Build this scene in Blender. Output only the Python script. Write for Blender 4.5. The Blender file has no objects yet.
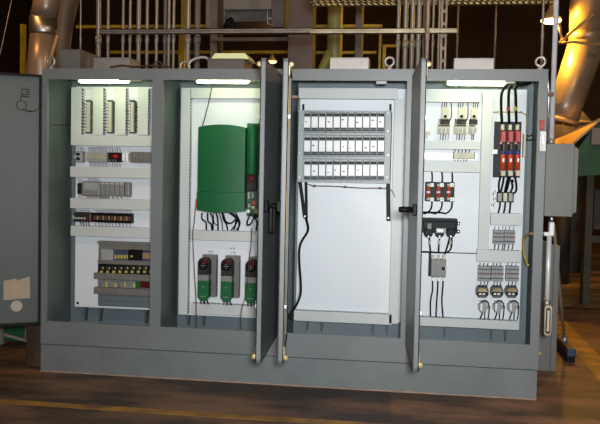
import bpy, bmesh, math, random
from mathutils import Vector, Matrix
random.seed(7)
SC = bpy.context.scene
COL = SC.collection

# ---------------------------------------------------------------- camera
CP = Vector((2.7718, -5.6624, 1.5298)); YAW, PIT, ROL, FPX = -0.14106, -0.04628, 0.02049, 797.28
cy, sy, cp, sp, cr, sr = math.cos(YAW), math.sin(YAW), math.cos(PIT), math.sin(PIT), math.cos(ROL), math.sin(ROL)
CF = Vector((sy*cp, cy*cp, sp)); _r = Vector((cy, -sy, 0)); _u = _r.cross(CF)
CR = cr*_r + sr*_u; CU = -sr*_r + cr*_u
cam_d = bpy.data.cameras.new('camera'); cam = bpy.data.objects.new('camera', cam_d); COL.objects.link(cam)
cam_d.sensor_width = 36; cam_d.lens = FPX/600*36; cam_d.clip_end = 100
M = Matrix((( CR.x, CU.x, -CF.x, CP.x), (CR.y, CU.y, -CF.y, CP.y), (CR.z, CU.z, -CF.z, CP.z), (0, 0, 0, 1)))
cam.matrix_world = M
SC.camera = cam
SC.view_settings.view_transform = 'Standard'; SC.view_settings.look = 'None'
SC.view_settings.gamma = 1; SC.view_settings.use_curve_mapping = False
SC.view_settings.exposure = 0.0

def at(px, py, Y):
    d = CF*FPX + CR*(px-300) - CU*(py-212)
    return CP + d*((Y-CP.y)/d.y)
def fl(px, py, z=0.0):
    d = CF*FPX + CR*(px-300) - CU*(py-212)
    return CP + d*((z-CP.z)/d.z)
def R(l, t, r, b, Y):
    my, mx = (t+b)/2, (l+r)/2
    return at(l, my, Y).x, at(r, my, Y).x, at(mx, b, Y).z, at(mx, t, Y).z

# ---------------------------------------------------------------- world and lights
w = bpy.data.worlds.new('hall_air'); SC.world = w; w.use_nodes = True
w.node_tree.nodes['Background'].inputs[0].default_value = (0.10, 0.09, 0.08, 1)
w.node_tree.nodes['Background'].inputs[1].default_value = 0.05

def area(name, loc, aim, sx, sy_, power, col):
    l = bpy.data.lights.new(name, 'AREA'); l.shape = 'RECTANGLE'; l.size = sx; l.size_y = sy_
    l.energy = power; l.color = col
    o = bpy.data.objects.new(name, l); COL.objects.link(o); o.location = loc
    o.rotation_euler = (Vector(aim)-Vector(loc)).to_track_quat('-Z', 'Y').to_euler()
    return o
def point(name, loc, power, col, r=0.12):
    l = bpy.data.lights.new(name, 'POINT'); l.energy = power; l.color = col; l.shadow_soft_size = r
    o = bpy.data.objects.new(name, l); COL.objects.link(o); o.location = loc
    return o
kl = area('camera_side_light', (2.95, -6.0, 1.75), (2.50, 0, 1.50), 0.40, 0.30, 89, (0.94, 0.98, 1.0))
kl.data.spread = math.radians(95)
point('sodium_light_right', (5.1, -0.75, 6.3), 340, (1.0, 0.58, 0.28), 0.12)
point('sodium_light_left', (-2.3, 1.4, 4.9), 120, (1.0, 0.45, 0.12), 0.2)
point('sodium_light_far', (6.6, 7.5, 6.2), 330, (1.0, 0.62, 0.16), 0.2)
point('sodium_light_mid', (0.6, -4.2, 5.6), 230, (1.0, 0.62, 0.42), 0.3)

# ---------------------------------------------------------------- materials
def mat(name, col, rough=0.5, metal=0.0, var=0.12, scale=14.0, bump=0.0, emit=None, es=0.0, col2=None, stretch=None, spec=0.5):
    m = bpy.data.materials.new(name); m.use_nodes = True
    nt = m.node_tree; b = nt.nodes['Principled BSDF']
    b.inputs['Roughness'].default_value = rough; b.inputs['Metallic'].default_value = metal
    b.inputs['Specular IOR Level'].default_value = spec
    tc = nt.nodes.new('ShaderNodeTexCoord'); n = nt.nodes.new('ShaderNodeTexNoise')
    n.inputs['Scale'].default_value = scale; n.inputs['Detail'].default_value = 5
    if stretch:
        mp = nt.nodes.new('ShaderNodeMapping'); mp.inputs['Scale'].default_value = stretch
        nt.links.new(tc.outputs['Object'], mp.inputs['Vector']); nt.links.new(mp.outputs[0], n.inputs['Vector'])
    else:
        nt.links.new(tc.outputs['Object'], n.inputs['Vector'])
    ramp = nt.nodes.new('ShaderNodeValToRGB')
    c2 = col2 or tuple(min(1, c*(1+var)) for c in col); c1 = tuple(c*(1-var) for c in col) if not col2 else col
    ramp.color_ramp.elements[0].position = 0.35; ramp.color_ramp.elements[1].position = 0.65
    ramp.color_ramp.elements[0].color = (*c1, 1); ramp.color_ramp.elements[1].color = (*c2, 1)
    nt.links.new(n.outputs['Fac'], ramp.inputs[0]); nt.links.new(ramp.outputs[0], b.inputs['Base Color'])
    if bump:
        bp = nt.nodes.new('ShaderNodeBump'); bp.inputs['Strength'].default_value = bump; bp.inputs['Distance'].default_value = 0.01
        nt.links.new(n.outputs['Fac'], bp.inputs['Height']); nt.links.new(bp.outputs[0], b.inputs['Normal'])
    if emit:
        b.inputs['Emission Color'].default_value = (*emit, 1); b.inputs['Emission Strength'].default_value = es
    return m
GREY = mat('grey_enamel', (0.168, 0.187, 0.188), 0.42, 0, 0.05, 3)
DOORG = mat('grey_door_enamel', (0.19, 0.205, 0.21), 0.45, 0, 0.06, 3)
BOXG = mat('warm_grey_enamel', (0.150, 0.150, 0.140), 0.45, 0, 0.05, 3)
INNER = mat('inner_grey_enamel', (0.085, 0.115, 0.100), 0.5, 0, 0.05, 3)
BACKM = mat('inner_back_enamel', (0.115, 0.15, 0.165), 0.5, 0, 0.05, 3)
WHITE = mat('white_panel_enamel', (0.72, 0.75, 0.78), 0.45, 0, 0.02, 2)
DUCTM = mat('pale_grey_plastic', (0.51, 0.535, 0.53), 0.5, 0, 0.03, 6)
DUCTC = mat('pale_cover_plastic', (0.55, 0.575, 0.56), 0.45, 0, 0.03, 3)
BLACK = mat('black_plastic', (0.006, 0.006, 0.0065), 0.45, 0, 0.2, spec=0.12)
RUB = mat('black_rubber', (0.010, 0.010, 0.011), 0.6, 0, 0.2, spec=0.12)
CABLE = mat('black_cable_jacket', (0.005, 0.0055, 0.006), 0.5, 0, 0.1, spec=0.1)
GREEN = mat('green_plastic', (0.007, 0.105, 0.033), 0.5, 0, 0.05, 4, spec=0.25)
DGREEN = mat('dark_green_plastic', (0.008, 0.07, 0.025), 0.45, 0, 0.1)
RED = mat('red_plastic', (0.42, 0.02, 0.015), 0.4, 0, 0.1)
DRED = mat('dark_red_window', (0.10, 0.008, 0.008), 0.25, 0, 0.2)
ORANGE = mat('orange_fuse_body', (0.55, 0.06, 0.012), 0.4, 0, 0.1)
BOARDB = mat('slate_blue_board', (0.03, 0.045, 0.085), .5, 0, .2)
BLUE = mat('blue_band', (0.03, 0.05, 0.26), 0.4, 0, 0.1)
LGREY = mat('light_grey_plastic', (0.30, 0.31, 0.30), 0.5, 0, 0.06)
MGREY = mat('mid_grey_plastic', (0.20, 0.20, 0.19), 0.5, 0, 0.08)
DGREY = mat('dark_grey_plastic', (0.026, 0.026, 0.025), 0.5, 0, 0.1, spec=0.15)
CREAM = mat('cream_plastic', (0.55, 0.52, 0.40), 0.5, 0, 0.05)
WPL = mat('white_plastic', (0.86, 0.86, 0.86), 0.4, 0, 0.03)
TAN = mat('tan_plastic', (0.30, 0.20, 0.10), 0.5, 0, 0.15)
YEL = mat('yellow_plastic', (0.50, 0.40, 0.08), 0.5, 0, 0.1)
YELC = mat('yellow_cord_jacket', (0.45, 0.30, 0.03), 0.5, 0, 0.1)
DKWIRE = mat('dark_brown_wire', (0.055, 0.032, 0.026), .55, 0, .1, spec=.2)
COPPER = mat('red_brown_wire', (0.13, 0.045, 0.033), 0.5, 0, 0.1)
STEEL = mat('zinc_steel', (0.60, 0.61, 0.63), 0.42, 1.0, 0.1, 20)
GALV = mat('galvanised_steel', (0.42, 0.42, 0.41), 0.45, 0.7, 0.2, 18)
CONDM = mat('conduit_steel', (0.23, 0.205, 0.165), 0.42, 0.25, 0.25, 9, stretch=(1, 1, .2))
BRASS = mat('yellow_zinc_steel', (0.62, 0.48, 0.22), 0.35, 0.3, 0.15)
PAPER = mat('manila_paper', (0.40, 0.33, 0.24), 0.8, 0, 0.05)
STICK = mat('pale_sticker', (0.42, 0.40, 0.33), 0.7, 0, 0.04)
LABELM = mat('printed_label', (0.11, 0.13, 0.12), 0.6, 0, 0.05)
TUBE = mat('lit_tube', (0.9, 0.9, 0.85), 0.5, 0, 0.0, emit=(0.90, 1.0, 0.56), es=30)
CHASS = mat('brown_grey_chassis', (0.155, 0.145, 0.13), 0.55, 0, 0.08)
OLD = mat('old_steel_paint', (0.12, 0.115, 0.105), 0.6, 0, 0.2, 6)
BEIGEB = mat('pale_box_paint', (0.50, 0.49, 0.46), 0.5, 0, 0.06)
SPARE = mat('weathered_box_paint', (0.22, 0.20, 0.18), 0.55, 0, 0.12, 8)
WARMG = mat('warm_grey_steel', (0.11, 0.09, 0.08), 0.6, 0, 0.2, 3)
DUCTAIR = mat('duct_sheet_metal', (0.33, 0.28, 0.22), 0.36, 0.4, 0.2, 2.5)
DUCTDK = mat('duct_sheet_metal_dull', (0.14, 0.115, 0.09), 0.5, 0.1, 0.2, 2.5)
YPAINT = mat('yellow_paint', (0.36, 0.27, 0.01), 0.5, 0, 0.2, 5)
OLIVE = mat('olive_pipe_paint', (0.17, 0.18, 0.05), 0.5, 0, 0.2, 5)
MGREEN = mat('machine_green_paint', (0.02, 0.09, 0.03), 0.5, 0, 0.2, 4)
CHUTE = mat('chute_metal', (0.42, 0.30, 0.16), 0.55, 0.2, 0.15, 4)
BROWN = mat('rusty_brown_board', (0.055, 0.027, 0.015), 0.7, 0, 0.3, 3, stretch=(6, 6, .6))
DARKST = mat('dark_steel', (0.045, 0.04, 0.035), 0.6, 0.3, 0.3, 3)
SOD = mat('sodium_glow', (1, .6, .2), 0.5, 0, 0.0, emit=(1.0, 0.55, 0.20), es=14)
SODL = mat('sodium_glow_dim', (1, .6, .2), 0.5, 0, 0.0, emit=(1.0, 0.40, 0.10), es=7)
WALLM = mat('dark_wall', (0.030, 0.018, 0.012), 0.9, 0, 0.4, 0.6, col2=(0.055, 0.034, 0.022), stretch=(1, 1, .3))
CEILM = mat('dark_ceiling', (0.03, 0.025, 0.02), 0.9, 0, 0.4, 0.6)
TRAYM = mat('tray_zinc', (0.40, 0.35, 0.18), 0.42, 0.6, 0.2, 12)
RAILM = mat('strut_zinc', (0.40, 0.34, 0.22), 0.4, 0.6, 0.25, 7)
CAULK = mat('pink_grout', (0.34, 0.24, 0.19), 0.8, 0, 0.2, 12)
# plinth enamel scuffed near the ground
SCUFF = mat('scuffed_grey_enamel', (0.145, 0.165, 0.165), 0.5, 0, 0.1, 5, col2=(0.168, 0.190, 0.186))

def floor_mat():
    m = bpy.data.materials.new('stained_concrete'); m.use_nodes = True
    nt = m.node_tree; b = nt.nodes['Principled BSDF']; L = nt.links.new
    tc = nt.nodes.new('ShaderNodeTexCoord'); mp = nt.nodes.new('ShaderNodeMapping'); mp.inputs['Scale'].default_value = (0.6, 1.8, 1)
    n = nt.nodes.new('ShaderNodeTexNoise'); n.inputs['Scale'].default_value = 1.7; n.inputs['Detail'].default_value = 7; n.inputs['Roughness'].default_value = 0.6
    L(tc.outputs['Object'], mp.inputs[0]); L(mp.outputs[0], n.inputs['Vector'])
    r = nt.nodes.new('ShaderNodeValToRGB'); L(n.outputs['Fac'], r.inputs[0])
    e = r.color_ramp.elements
    e[0].position = 0.42; e[0].color = (0.055, 0.036, 0.026, 1); e[1].position = 0.60; e[1].color = (0.24, 0.135, 0.085, 1)
    n2 = nt.nodes.new('ShaderNodeTexNoise'); n2.inputs['Scale'].default_value = 22; n2.inputs['Detail'].default_value = 6
    L(mp.outputs[0], n2.inputs['Vector'])
    mx = nt.nodes.new('ShaderNodeMixRGB'); mx.blend_type = 'MULTIPLY'; mx.inputs[0].default_value = 0.5
    r2 = nt.nodes.new('ShaderNodeValToRGB'); r2.color_ramp.elements[0].position = .3; r2.color_ramp.elements[1].position = .7
    r2.color_ramp.elements[0].color = (.45, .42, .4, 1)
    L(n2.outputs['Fac'], r2.inputs[0]); L(r.outputs[0], mx.inputs[1]); L(r2.outputs[0], mx.inputs[2]); L(mx.outputs[0], b.inputs['Base Color'])
    r3 = nt.nodes.new('ShaderNodeMapRange'); r3.inputs[3].default_value = 0.45; r3.inputs[4].default_value = 0.8
    L(n.outputs['Fac'], r3.inputs[0]); L(r3.outputs[0], b.inputs['Roughness'])
    bp = nt.nodes.new('ShaderNodeBump'); bp.inputs['Strength'].default_value = .25; bp.inputs['Distance'].default_value = .01
    L(n2.outputs['Fac'], bp.inputs['Height']); L(bp.outputs[0], b.inputs['Normal'])
    return m
FLOOR = floor_mat()
LINE = mat('worn_yellow_line', (0.15, 0.085, 0.03), 0.6, 0, 0.1, 5, col2=(0.46, 0.23, 0.02))

# ---------------------------------------------------------------- mesh helpers
ORG = {}
class MB:
    def __init__(s): s.bm = bmesh.new()
    def box(s, x0, x1, y0, y1, z0, z1, bev=0.0):
        if x1 < x0: x0, x1 = x1, x0
        if y1 < y0: y0, y1 = y1, y0
        if z1 < z0: z0, z1 = z1, z0
        g = bmesh.ops.create_cube(s.bm, size=1.0)
        for v in g['verts']:
            v.co = Vector((x0+(v.co.x+.5)*(x1-x0), y0+(v.co.y+.5)*(y1-y0), z0+(v.co.z+.5)*(z1-z0)))
        if bev:
            es = list({e for v in g['verts'] for e in v.link_edges})
            bmesh.ops.bevel(s.bm, geom=es, offset=bev, segments=2, affect='EDGES', profile=0.5)
        return s
    def prism(s, pts, axis, a, b):
        """pts: 2-D outline; axis: the axis it is extruded along"""
        def mk(p, t):
            if axis == 'y': return Vector((p[0], t, p[1]))
            if axis == 'x': return Vector((t, p[0], p[1]))
            return Vector((p[0], p[1], t))
        v0 = [s.bm.verts.new(mk(p, a)) for p in pts]; v1 = [s.bm.verts.new(mk(p, b)) for p in pts]
        n = len(pts)
        s.bm.faces.new(v0); s.bm.faces.new(list(reversed(v1)))
        for i in range(n): s.bm.faces.new((v0[i], v0[(i+1) % n], v1[(i+1) % n], v1[i]))
        return s
    def ring(s, c, r, ax, ay, n):
        return [s.bm.verts.new(c + ax*(r*math.cos(2*math.pi*i/n)) + ay*(r*math.sin(2*math.pi*i/n))) for i in range(n)]
    def tube(s, pts, r, n=8, cap=True):
        pts = [Vector(p) for p in pts]; rr = r if isinstance(r, (list, tuple)) else [r]*len(pts)
        rings = []; up = None
        for i, p in enumerate(pts):
            d = (pts[min(i+1, len(pts)-1)] - pts[max(i-1, 0)]).normalized()
            if up is None:
                up = Vector((0, 0, 1)) if abs(d.z) < .9 else Vector((0, 1, 0))
            ax = (up - d*up.dot(d)).normalized(); ay = d.cross(ax); up = ax
            rings.append(s.ring(p, rr[i], ax, ay, n))
        for a, b in zip(rings, rings[1:]):
            for i in range(n): s.bm.faces.new((a[i], a[(i+1) % n], b[(i+1) % n], b[i])).smooth = True
        if cap: s.bm.faces.new(list(reversed(rings[0]))); s.bm.faces.new(rings[-1])
        return s
    def torus(s, c, R_, r, normal, n=20, k=8):
        c = Vector(c); nz = Vector(normal).normalized(); ax = nz.orthogonal().normalized(); ay = nz.cross(ax); rings = []
        for i in range(n):
            a = 2*math.pi*i/n; d = ax*math.cos(a)+ay*math.sin(a)
            rings.append([s.bm.verts.new(c+d*(R_+r*math.cos(2*math.pi*j/k))+nz*(r*math.sin(2*math.pi*j/k))) for j in range(k)])
        for i in range(n):
            a, b = rings[i], rings[(i+1) % n]
            for j in range(k): s.bm.faces.new((a[j], a[(j+1) % k], b[(j+1) % k], b[j])).smooth = True
        return s
    def lathe(s, c, prof, axis='z', n=16):
        """prof: list of (radius, height) along axis"""
        c = Vector(c)
        A = {'z': (Vector((1,0,0)), Vector((0,1,0)), Vector((0,0,1))), 'y': (Vector((1,0,0)), Vector((0,0,1)), Vector((0,-1,0))), 'x': (Vector((0,1,0)), Vector((0,0,1)), Vector((1,0,0)))}[axis]
        rings = [s.ring(c+A[2]*h, max(r, 1e-4), A[0], A[1], n) for r, h in prof]
        for a, b in zip(rings, rings[1:]):
            for i in range(n): s.bm.faces.new((a[i], a[(i+1) % n], b[(i+1) % n], b[i])).smooth = True
        s.bm.faces.new(list(reversed(rings[0]))); s.bm.faces.new(rings[-1])
        return s
    def build(s, name, m, parent=None, org=None, **tags):
        po = ORG.get(parent.name, Vector((0,0,0))) if parent else Vector((0,0,0))
        if parent is None and org is None:
            xs = [v.co for v in s.bm.verts]
            org = Vector(((min(v.x for v in xs)+max(v.x for v in xs))/2, (min(v.y for v in xs)+max(v.y for v in xs))/2, min(v.z for v in xs)))
        o0 = Vector(org) if org is not None else po
        bmesh.ops.recalc_face_normals(s.bm, faces=s.bm.faces)
        bmesh.ops.translate(s.bm, verts=s.bm.verts, vec=-o0)
        me = bpy.data.meshes.new(name); s.bm.to_mesh(me); s.bm.free()
        me.materials.append(m)
        o = bpy.data.objects.new(name, me); COL.objects.link(o)
        if parent: o.parent = parent
        o.location = o0-po; ORG[o.name] = o0
        for k, v in tags.items(): o[k] = v
        return o
def thing(name, label, cat, loc, group=None):
    o = bpy.data.objects.new(name, None); COL.objects.link(o); o.location = loc; o.empty_display_size = .1
    o['label'] = label; o['category'] = cat
    if group: o['group'] = group
    ORG[o.name] = Vector(loc)
    return o
def tag(o, label, cat, group=None):
    o['label'] = label; o['category'] = cat
    if group: o['group'] = group
    return o
def struct(name, mb, m):
    o = mb.build(name, m); o['kind'] = 'structure'; return o
def kids(o): return [c for c in COL.objects if c.parent == o]
def dup(root, loc, label=None, group=None):
    r = root.copy(); COL.objects.link(r); r.location = loc; ORG[r.name] = Vector(loc)
    if label: r['label'] = label
    if group: r['group'] = group
    for ch in list(root.children):
        c = ch.copy(); COL.objects.link(c); c.parent = r
        for g in list(ch.children):
            d = g.copy(); COL.objects.link(d); d.parent = c
    return r
def smooth_path(pts, k=5):
    pts = [Vector(p) for p in pts]; out = []
    P = [pts[0]] + pts + [pts[-1]]
    for i in range(1, len(P)-2):
        p0, p1, p2, p3 = P[i-1], P[i], P[i+1], P[i+2]
        for j in range(k):
            t = j/k
            out.append(0.5*((2*p1)+(-p0+p2)*t+(2*p0-5*p1+4*p2-p3)*t*t+(-p0+3*p1-3*p2+p3)*t**3))
    out.append(pts[-1]); return out
def cable(pix, r, m, parent, name='cable'):
    """pix: list of (px, py, Y)"""
    return MB().tube(smooth_path([at(*p) for p in pix]), r, 8).build(name, m, parent)

# ---------------------------------------------------------------- the hall
struct('floor', MB().box(-9, 14, -10, 18, -0.2, 0), FLOOR)
struct('ceiling', MB().box(-9, 14, -10, 18, 7.0, 7.2), CEILM)
struct('wall_back', MB().box(-9, 14, 18, 18.2, 0, 7), WALLM)
struct('wall_left', MB().box(-9.2, -9, -10, 18, 0, 7), WALLM)
struct('wall_right', MB().box(14, 14.2, -10, 18, 0, 7), WALLM)
struct('wall_front', MB().box(-9, 14, -10.2, -10, 0, 7), WALLM)
struct('trim_1', MB().box(-6, 3.3, -0.845, -0.755, 0, 0.002), LINE)
b = MB()
b.prism([(4.20, -1.2), (4.40, -1.2), (4.46, 5.0), (4.27, 5.0)], 'z', 0, 0.002)
struct('trim_2', b, LINE)
struct('trim_3', MB().box(0.0, 3.655, -0.006, 0.003, 0, 0.010), CAULK)

# ---------------------------------------------------------------- the enclosure
ZT, ZB, H, PY, BY = 2.205, 0.385, 2.286, 0.40, 0.47
OP = [(0.043, 0.856), (0.939, 1.772), (1.886, 2.706), (2.790, 3.600)]
enc = thing('electrical_enclosure', 'wide grey four-bay steel electrical enclosure standing open on the concrete floor', 'electrical cabinet', (1.83, 0, 0))
fr = MB()
fr.box(0, 3.66, 0, 0.03, ZT, H); fr.box(0, 3.66, 0, 0.03, 0.212, ZB)
xs = [0] + [x for o in OP for x in o] + [3.66]
for i in range(0, len(xs), 2): fr.box(xs[i], xs[i+1], 0, 0.03, ZB, ZT)
fr.build('frame', GREY, enc)
MB().box(0.0, 3.655, 0.004, 0.5, 0.0, 0.206).build('plinth', SCUFF, enc)
MB().box(0, 3.66, 0.03, 0.5, H-0.015, H).build('top_panel', GREY, enc)
MB().box(0, 3.66, BY, 0.5, 0.212, H-0.015).build('back_panel', BACKM, enc)
MB().box(0.03, 3.632, 0.03, BY, 0.212, ZB-0.09).build('floor_panel', BACKM, enc)
MB().box(0, 0.03, 0.03, BY, 0.212, H-0.015).build('side_panel', INNER, enc)
MB().box(3.632, 3.66, 0.03, BY, 0.212, H-0.015).build('side_panel', INNER, enc)
for a, b_ in ((0.862, 0.928), (1.80, 1.868), (2.722, 2.776)):
    MB().box(a, b_, 0.03, BY, 0.30, H-0.015).build('partition', INNER, enc)
# four white mounting panels held off the back
pan = [(0.095, 0.845), (0.955, 1.785), (1.895, 2.70), (2.80, 3.575)]
pz = [(0.435, 2.195), (0.41, 2.19), (0.425, 2.19), (0.43, 2.19)]
for (a, b_), (c, d) in zip(pan, pz):
    p = MB().box(a, b_, PY, PY+0.012, c, d)
    o = p.build('mounting_panel', WHITE, enc)
    for hx in (a+0.025, b_-0.03):
        for hz in (c+0.03,):
            MB().lathe((hx, PY, hz), [(0.011, 0), (0.011, 0.006), (0.005, 0.008)], 'y', 10).build('bolt', DARKST, o)
GUSS = mat('gusset_enamel', (0.07, 0.085, 0.09), .55, 0, .1)
for px in (85, 100, 145.5, 188, 203, 307, 321.5, 373, 387, 445, 492, 506):
    x = at(px, 322, PY+.03).x
    MB().prism([(x-0.016, 0.43), (x+0.016, 0.43), (x+0.004, 0.32), (x-0.004, 0.32)], 'y', PY+0.02, BY).build('gusset', GUSS, enc)
# seams of the inner back and strip between panels
for x in (3.61,):
    MB().box(x-0.012, x+0.01, BY-0.02, BY, 0.5, 2.18).build('back_channel', BACKM, enc)
# lifting eyes
for px in (51, 389.5, 540.5):
    c = at(px, 61.5, 0.05)
    e = MB(); e.torus((c.x, 0.05, H+0.056), 0.031, 0.0095, (0.15, 1, 0)); e.lathe((c.x, 0.05, H), [(0.022, 0), (0.022, 0.012), (0.012, 0.02), (0.011, 0.03)], 'z', 12)
    e.build('lifting_eye', GALV, enc)
# black hose rod under the top of bay three
MB().tube([at(290, 79.5, 0.10), at(404, 80.5, 0.10)], 0.006, 8).build('hanger_rod', DARKST, enc)

DZ0, DZ1, DW = 0.363, 2.235, 0.86
def door(hx, theta, side, dm=None):
    """side=1: hinged on its left edge; -1: hinged on its right edge. Local: face along x, inside towards +y."""
    s = side
    o = MB()
    x0, x1 = (0, DW) if s > 0 else (-DW, 0)
    o.box(x0, x1, -0.004, 0.0, DZ0, DZ1)
    o.box(x0, x0+0.02, -0.004, 0.024, DZ0, DZ1); o.box(x1-0.02, x1, -0.004, 0.024, DZ0, DZ1)
    o.box(x0, x1, -0.004, 0.024, DZ0, DZ0+0.02); o.box(x0, x1, -0.004, 0.024, DZ1-0.02, DZ1)
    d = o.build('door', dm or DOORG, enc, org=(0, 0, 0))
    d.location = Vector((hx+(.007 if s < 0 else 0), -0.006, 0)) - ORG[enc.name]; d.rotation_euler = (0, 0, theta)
    ORG[d.name] = Vector((0, 0, 0))
    g = MB()
    g.box(x0, x1, .024, .030, DZ0, DZ0+.019); g.box(x0, x1, .024, .030, DZ1-.019, DZ1)
    g.box(x0, x0+.019, .024, .030, DZ0+.019, DZ1-.019); g.box(x1-.019, x1, .024, .030, DZ0+.019, DZ1-.019)
    g.build('gasket', RUB, d)
    return d
def door_latch(d, s, lever=True):
    xf = s*(DW-0.045)
    rd = MB().tube([(xf, .029, DZ0+.03), (xf, .029, DZ1-.03)], .005, 10).build('latch_rod', BRASS, d)
    for z in (DZ0+0.03, DZ1-0.03):
        h = MB(); h.lathe((xf, 0.043, z), [(0.007, -0.010), (0.015, -0.010), (0.017, 0.0), (0.015, 0.010), (0.007, 0.010)], 'x', 14)
        q_ = .07 if z < 1 else -.07; h.box(xf-0.007, xf+0.007, 0.024, 0.038, z, z+q_, .003)
        h.build('roller', BRASS, rd)
    for z in (DZ0+.35, DZ1-.35):
        MB().box(xf-0.012, xf+0.012, 0.0, 0.044, z-0.012, z+0.012, .003).build('rod_guide', STEEL, d)
    # handle on the outer face
    hz = 1.335
    k = MB(); k.box(xf-0.03, xf+0.03, -0.03, -0.004, hz-0.035, hz+0.035, 0.006)
    k.lathe((xf, -0.02, hz), [(0.018, -0.0), (0.018, 0.045 if lever else .085), (.012, .05 if lever else .092)], 'y', 12)
    hnd = k.build('handle', BLACK, d)
    if lever: MB().box(xf-0.012, xf+0.012, -0.075, -0.055, hz-0.16, hz+0.02, 0.005).build('lever', BLACK, hnd)
aA, aB, aC = 0.0496, 0.1284, 0.0644
dL = door(0.0, math.radians(-149.7), 1, mat('shaded_green_grey_enamel', (0.058, 0.074, 0.067), 0.5, 0, 0.06, 3))  # same paint as the other doors, darkened to stand in for light falloff
dA = door(1.8104, math.pi/2+aA, -1); door_latch(dA, -1)
dB = door(1.8636, -(math.pi/2-aB), 1); door_latch(dB, 1)
dC = door(2.7441, -(math.pi/2-aC), 1); door_latch(dC, 1, False)
# contents of the far left door's inner face (local door coordinates)
lab = MB().box(0.078, 0.155, 0.0, 0.002, 2.045, 2.155).build('printed_label', LABELM, dL)
pr = MB()
for i in range(5):
    for j in range(4):
        if random.random() < .8: pr.box(0.085+i*0.013, 0.094+i*0.013, 0.002, 0.003, 2.062+j*0.018, 2.073+j*0.018+random.random()*.005)
pr.box(0.082, 0.15, .002, .003, 2.141, 2.144)
pr.build('print', BLACK, lab)
MB().torus((0.142, 0.004, 2.005), 0.034, 0.0028, (0, 1, 0), 20, 6).build('wire_loop', DARKST, dL)
MB().tube([(0.142, .004, 2.04), (0.15, .006, 2.06), (0.135, .008, 2.08)], 0.003, 6).build('wire', CABLE, dL)
MB().tube(smooth_path([(0.13, .004, 1.972), (0.10, .008, 1.968), (0.075, .01, 1.967)]), 0.004, 6).build('wire', COPPER, dL)
MB().prism([(0.262, 0.70), (0.175, 0.715), (0.165, 0.70), (0.078, 0.73), (0.074, 0.565), (0.262, 0.555)], 'y', 0.001, 0.004).build('paper_sheet', PAPER, dL)
MB().lathe((0.17, 0.004, 0.508), [(0.042, -0.0), (0.042, 0.003)], 'y', 24).build('round_sticker', STICK, dL)
# ground wire from the door to the cabinet
cable([(25.5, 110, -0.2), (33, 111, -0.12), (40, 107, -.03), (46, 104, 0.01)], 0.003, COPPER, enc, 'ground_wire')
cable([(47, 124, 0.05), (58, 124.6, 0.2), (69, 125, 0.36)], 0.004, DARKST, enc, 'ground_wire')
# red selector and small latch on the right stile
x0, x1, z0, z1 = R(540, 120, 544.5, 130, -0.02)
MB().box(x0, x1, -0.022, 0.0, z0, z1, .004).build('red_flag', RED, enc)
x0, x1, z0, z1 = R(540, 131.5, 546, 151, -0.005)
lp = MB().box(x0, x1, -0.006, 0.0, z0, z1).build('latch_plate', GALV, enc)
x0, x1, z0, z1 = R(541.5, 135, 544, 144, -0.02)
MB().box(x0, x1, -0.022, -0.006, z0, z1, .003).build('hook', STEEL, lp)

# ---------------------------------------------------------------- fluorescent lights
def tube_light(l, r, t, b, sock, label):
    Y = 0.075
    x0, x1, z0, z1 = R(l, t, r, b, Y); zc, rr = (z0+z1)/2, (z1-z0)/2*0.82
    o = thing('fluorescent_light', label, 'light', ((x0+x1)/2, Y, zc), 'fluorescent lights under the enclosure top')
    MB().lathe((x0, Y, zc), [(rr*.55, 0), (rr*.9, .006), (rr, .015), (rr, x1-x0-.015), (rr*.9, x1-x0-.006), (rr*.55, x1-x0)], 'x', 16).build('tube', TUBE, o)
    s1 = at(sock, (t+b)/2, Y).x
    MB().box(x1, s1, Y-0.02, Y+0.02, zc-0.002, zc+0.022, .004).build('socket', CREAM, o)
    MB().box(x0-0.012, x0, Y-0.02, Y+0.02, zc-0.015, zc+0.02, .003).build('end_cap', LGREY, o)
    MB().box(x0, s1, Y+0.012, Y+0.05, zc+0.006, ZT+0.03).build('housing', WPL, o)
    return o
t1 = tube_light(80, 129, 78, 83.6, 142, 'lit fluorescent tube above the far left bay with a brown ballast')
x0, x1, z0, z1 = R(119, 78, 130, 81, 0.04)
MB().box(x0, x1, .03, .05, z0, z1).build('ballast', TAN, t1)
tube_light(197.5, 249, 78.3, 84, 257, 'lit fluorescent tube above the large green drive')
tube_light(447.5, 505, 80, 86.2, 515, 'lit fluorescent tube above the far right bay')

# ---------------------------------------------------------------- wiring ducts
def duct(l, t, r, b, ori, label, Y=0.33, pitch=0.024):
    x0, x1, z0, z1 = R(l, t, r, b, Y)
    if l > 405: x0 = max(x0, 2.80)
    if r < 165: x1 = min(x1, 0.850)
    elif r < 275: x1 = min(x1, 1.785)
    o = thing('wiring_duct', label, 'wiring duct', ((x0+x1)/2, PY, z0), 'slotted wiring ducts on the mounting panels')
    MB().box(x0-.002, x1+.002, Y, Y+.008, z0, z1, .002).build('cover', DUCTC, o)
    m = MB(); m.box(x0, x1, PY-.006, PY-.0005, z0, z1)
    if ori == 'v':
        for xx in (x0, x1-.003):
            m.box(xx, xx+.003, PY-.02, PY-.006, z0, z1)
            n = int((z1-z0)/pitch)
            for i in range(n): m.box(xx, xx+.003, Y+.008, PY-.02, z0+i*pitch, z0+i*pitch+pitch*.55)
    else:
        for zz in (z0, z1-.003):
            m.box(x0, x1, PY-.02, PY-.006, zz, zz+.003)
            n = int((x1-x0)/pitch)
            for i in range(n): m.box(x0+i*pitch, x0+i*pitch+pitch*.55, Y+.008, PY-.02, zz, zz+.003)
    m.build('slotted_body', DUCTM, o)
    MB().box(x0+.006, x1-.006, Y+.014, PY-.008, z0+.006, z1-.006).build('gap_shade_core', BLACK, o)  # black core in place of cabling, put in to shade the slot gaps
    return o
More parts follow.
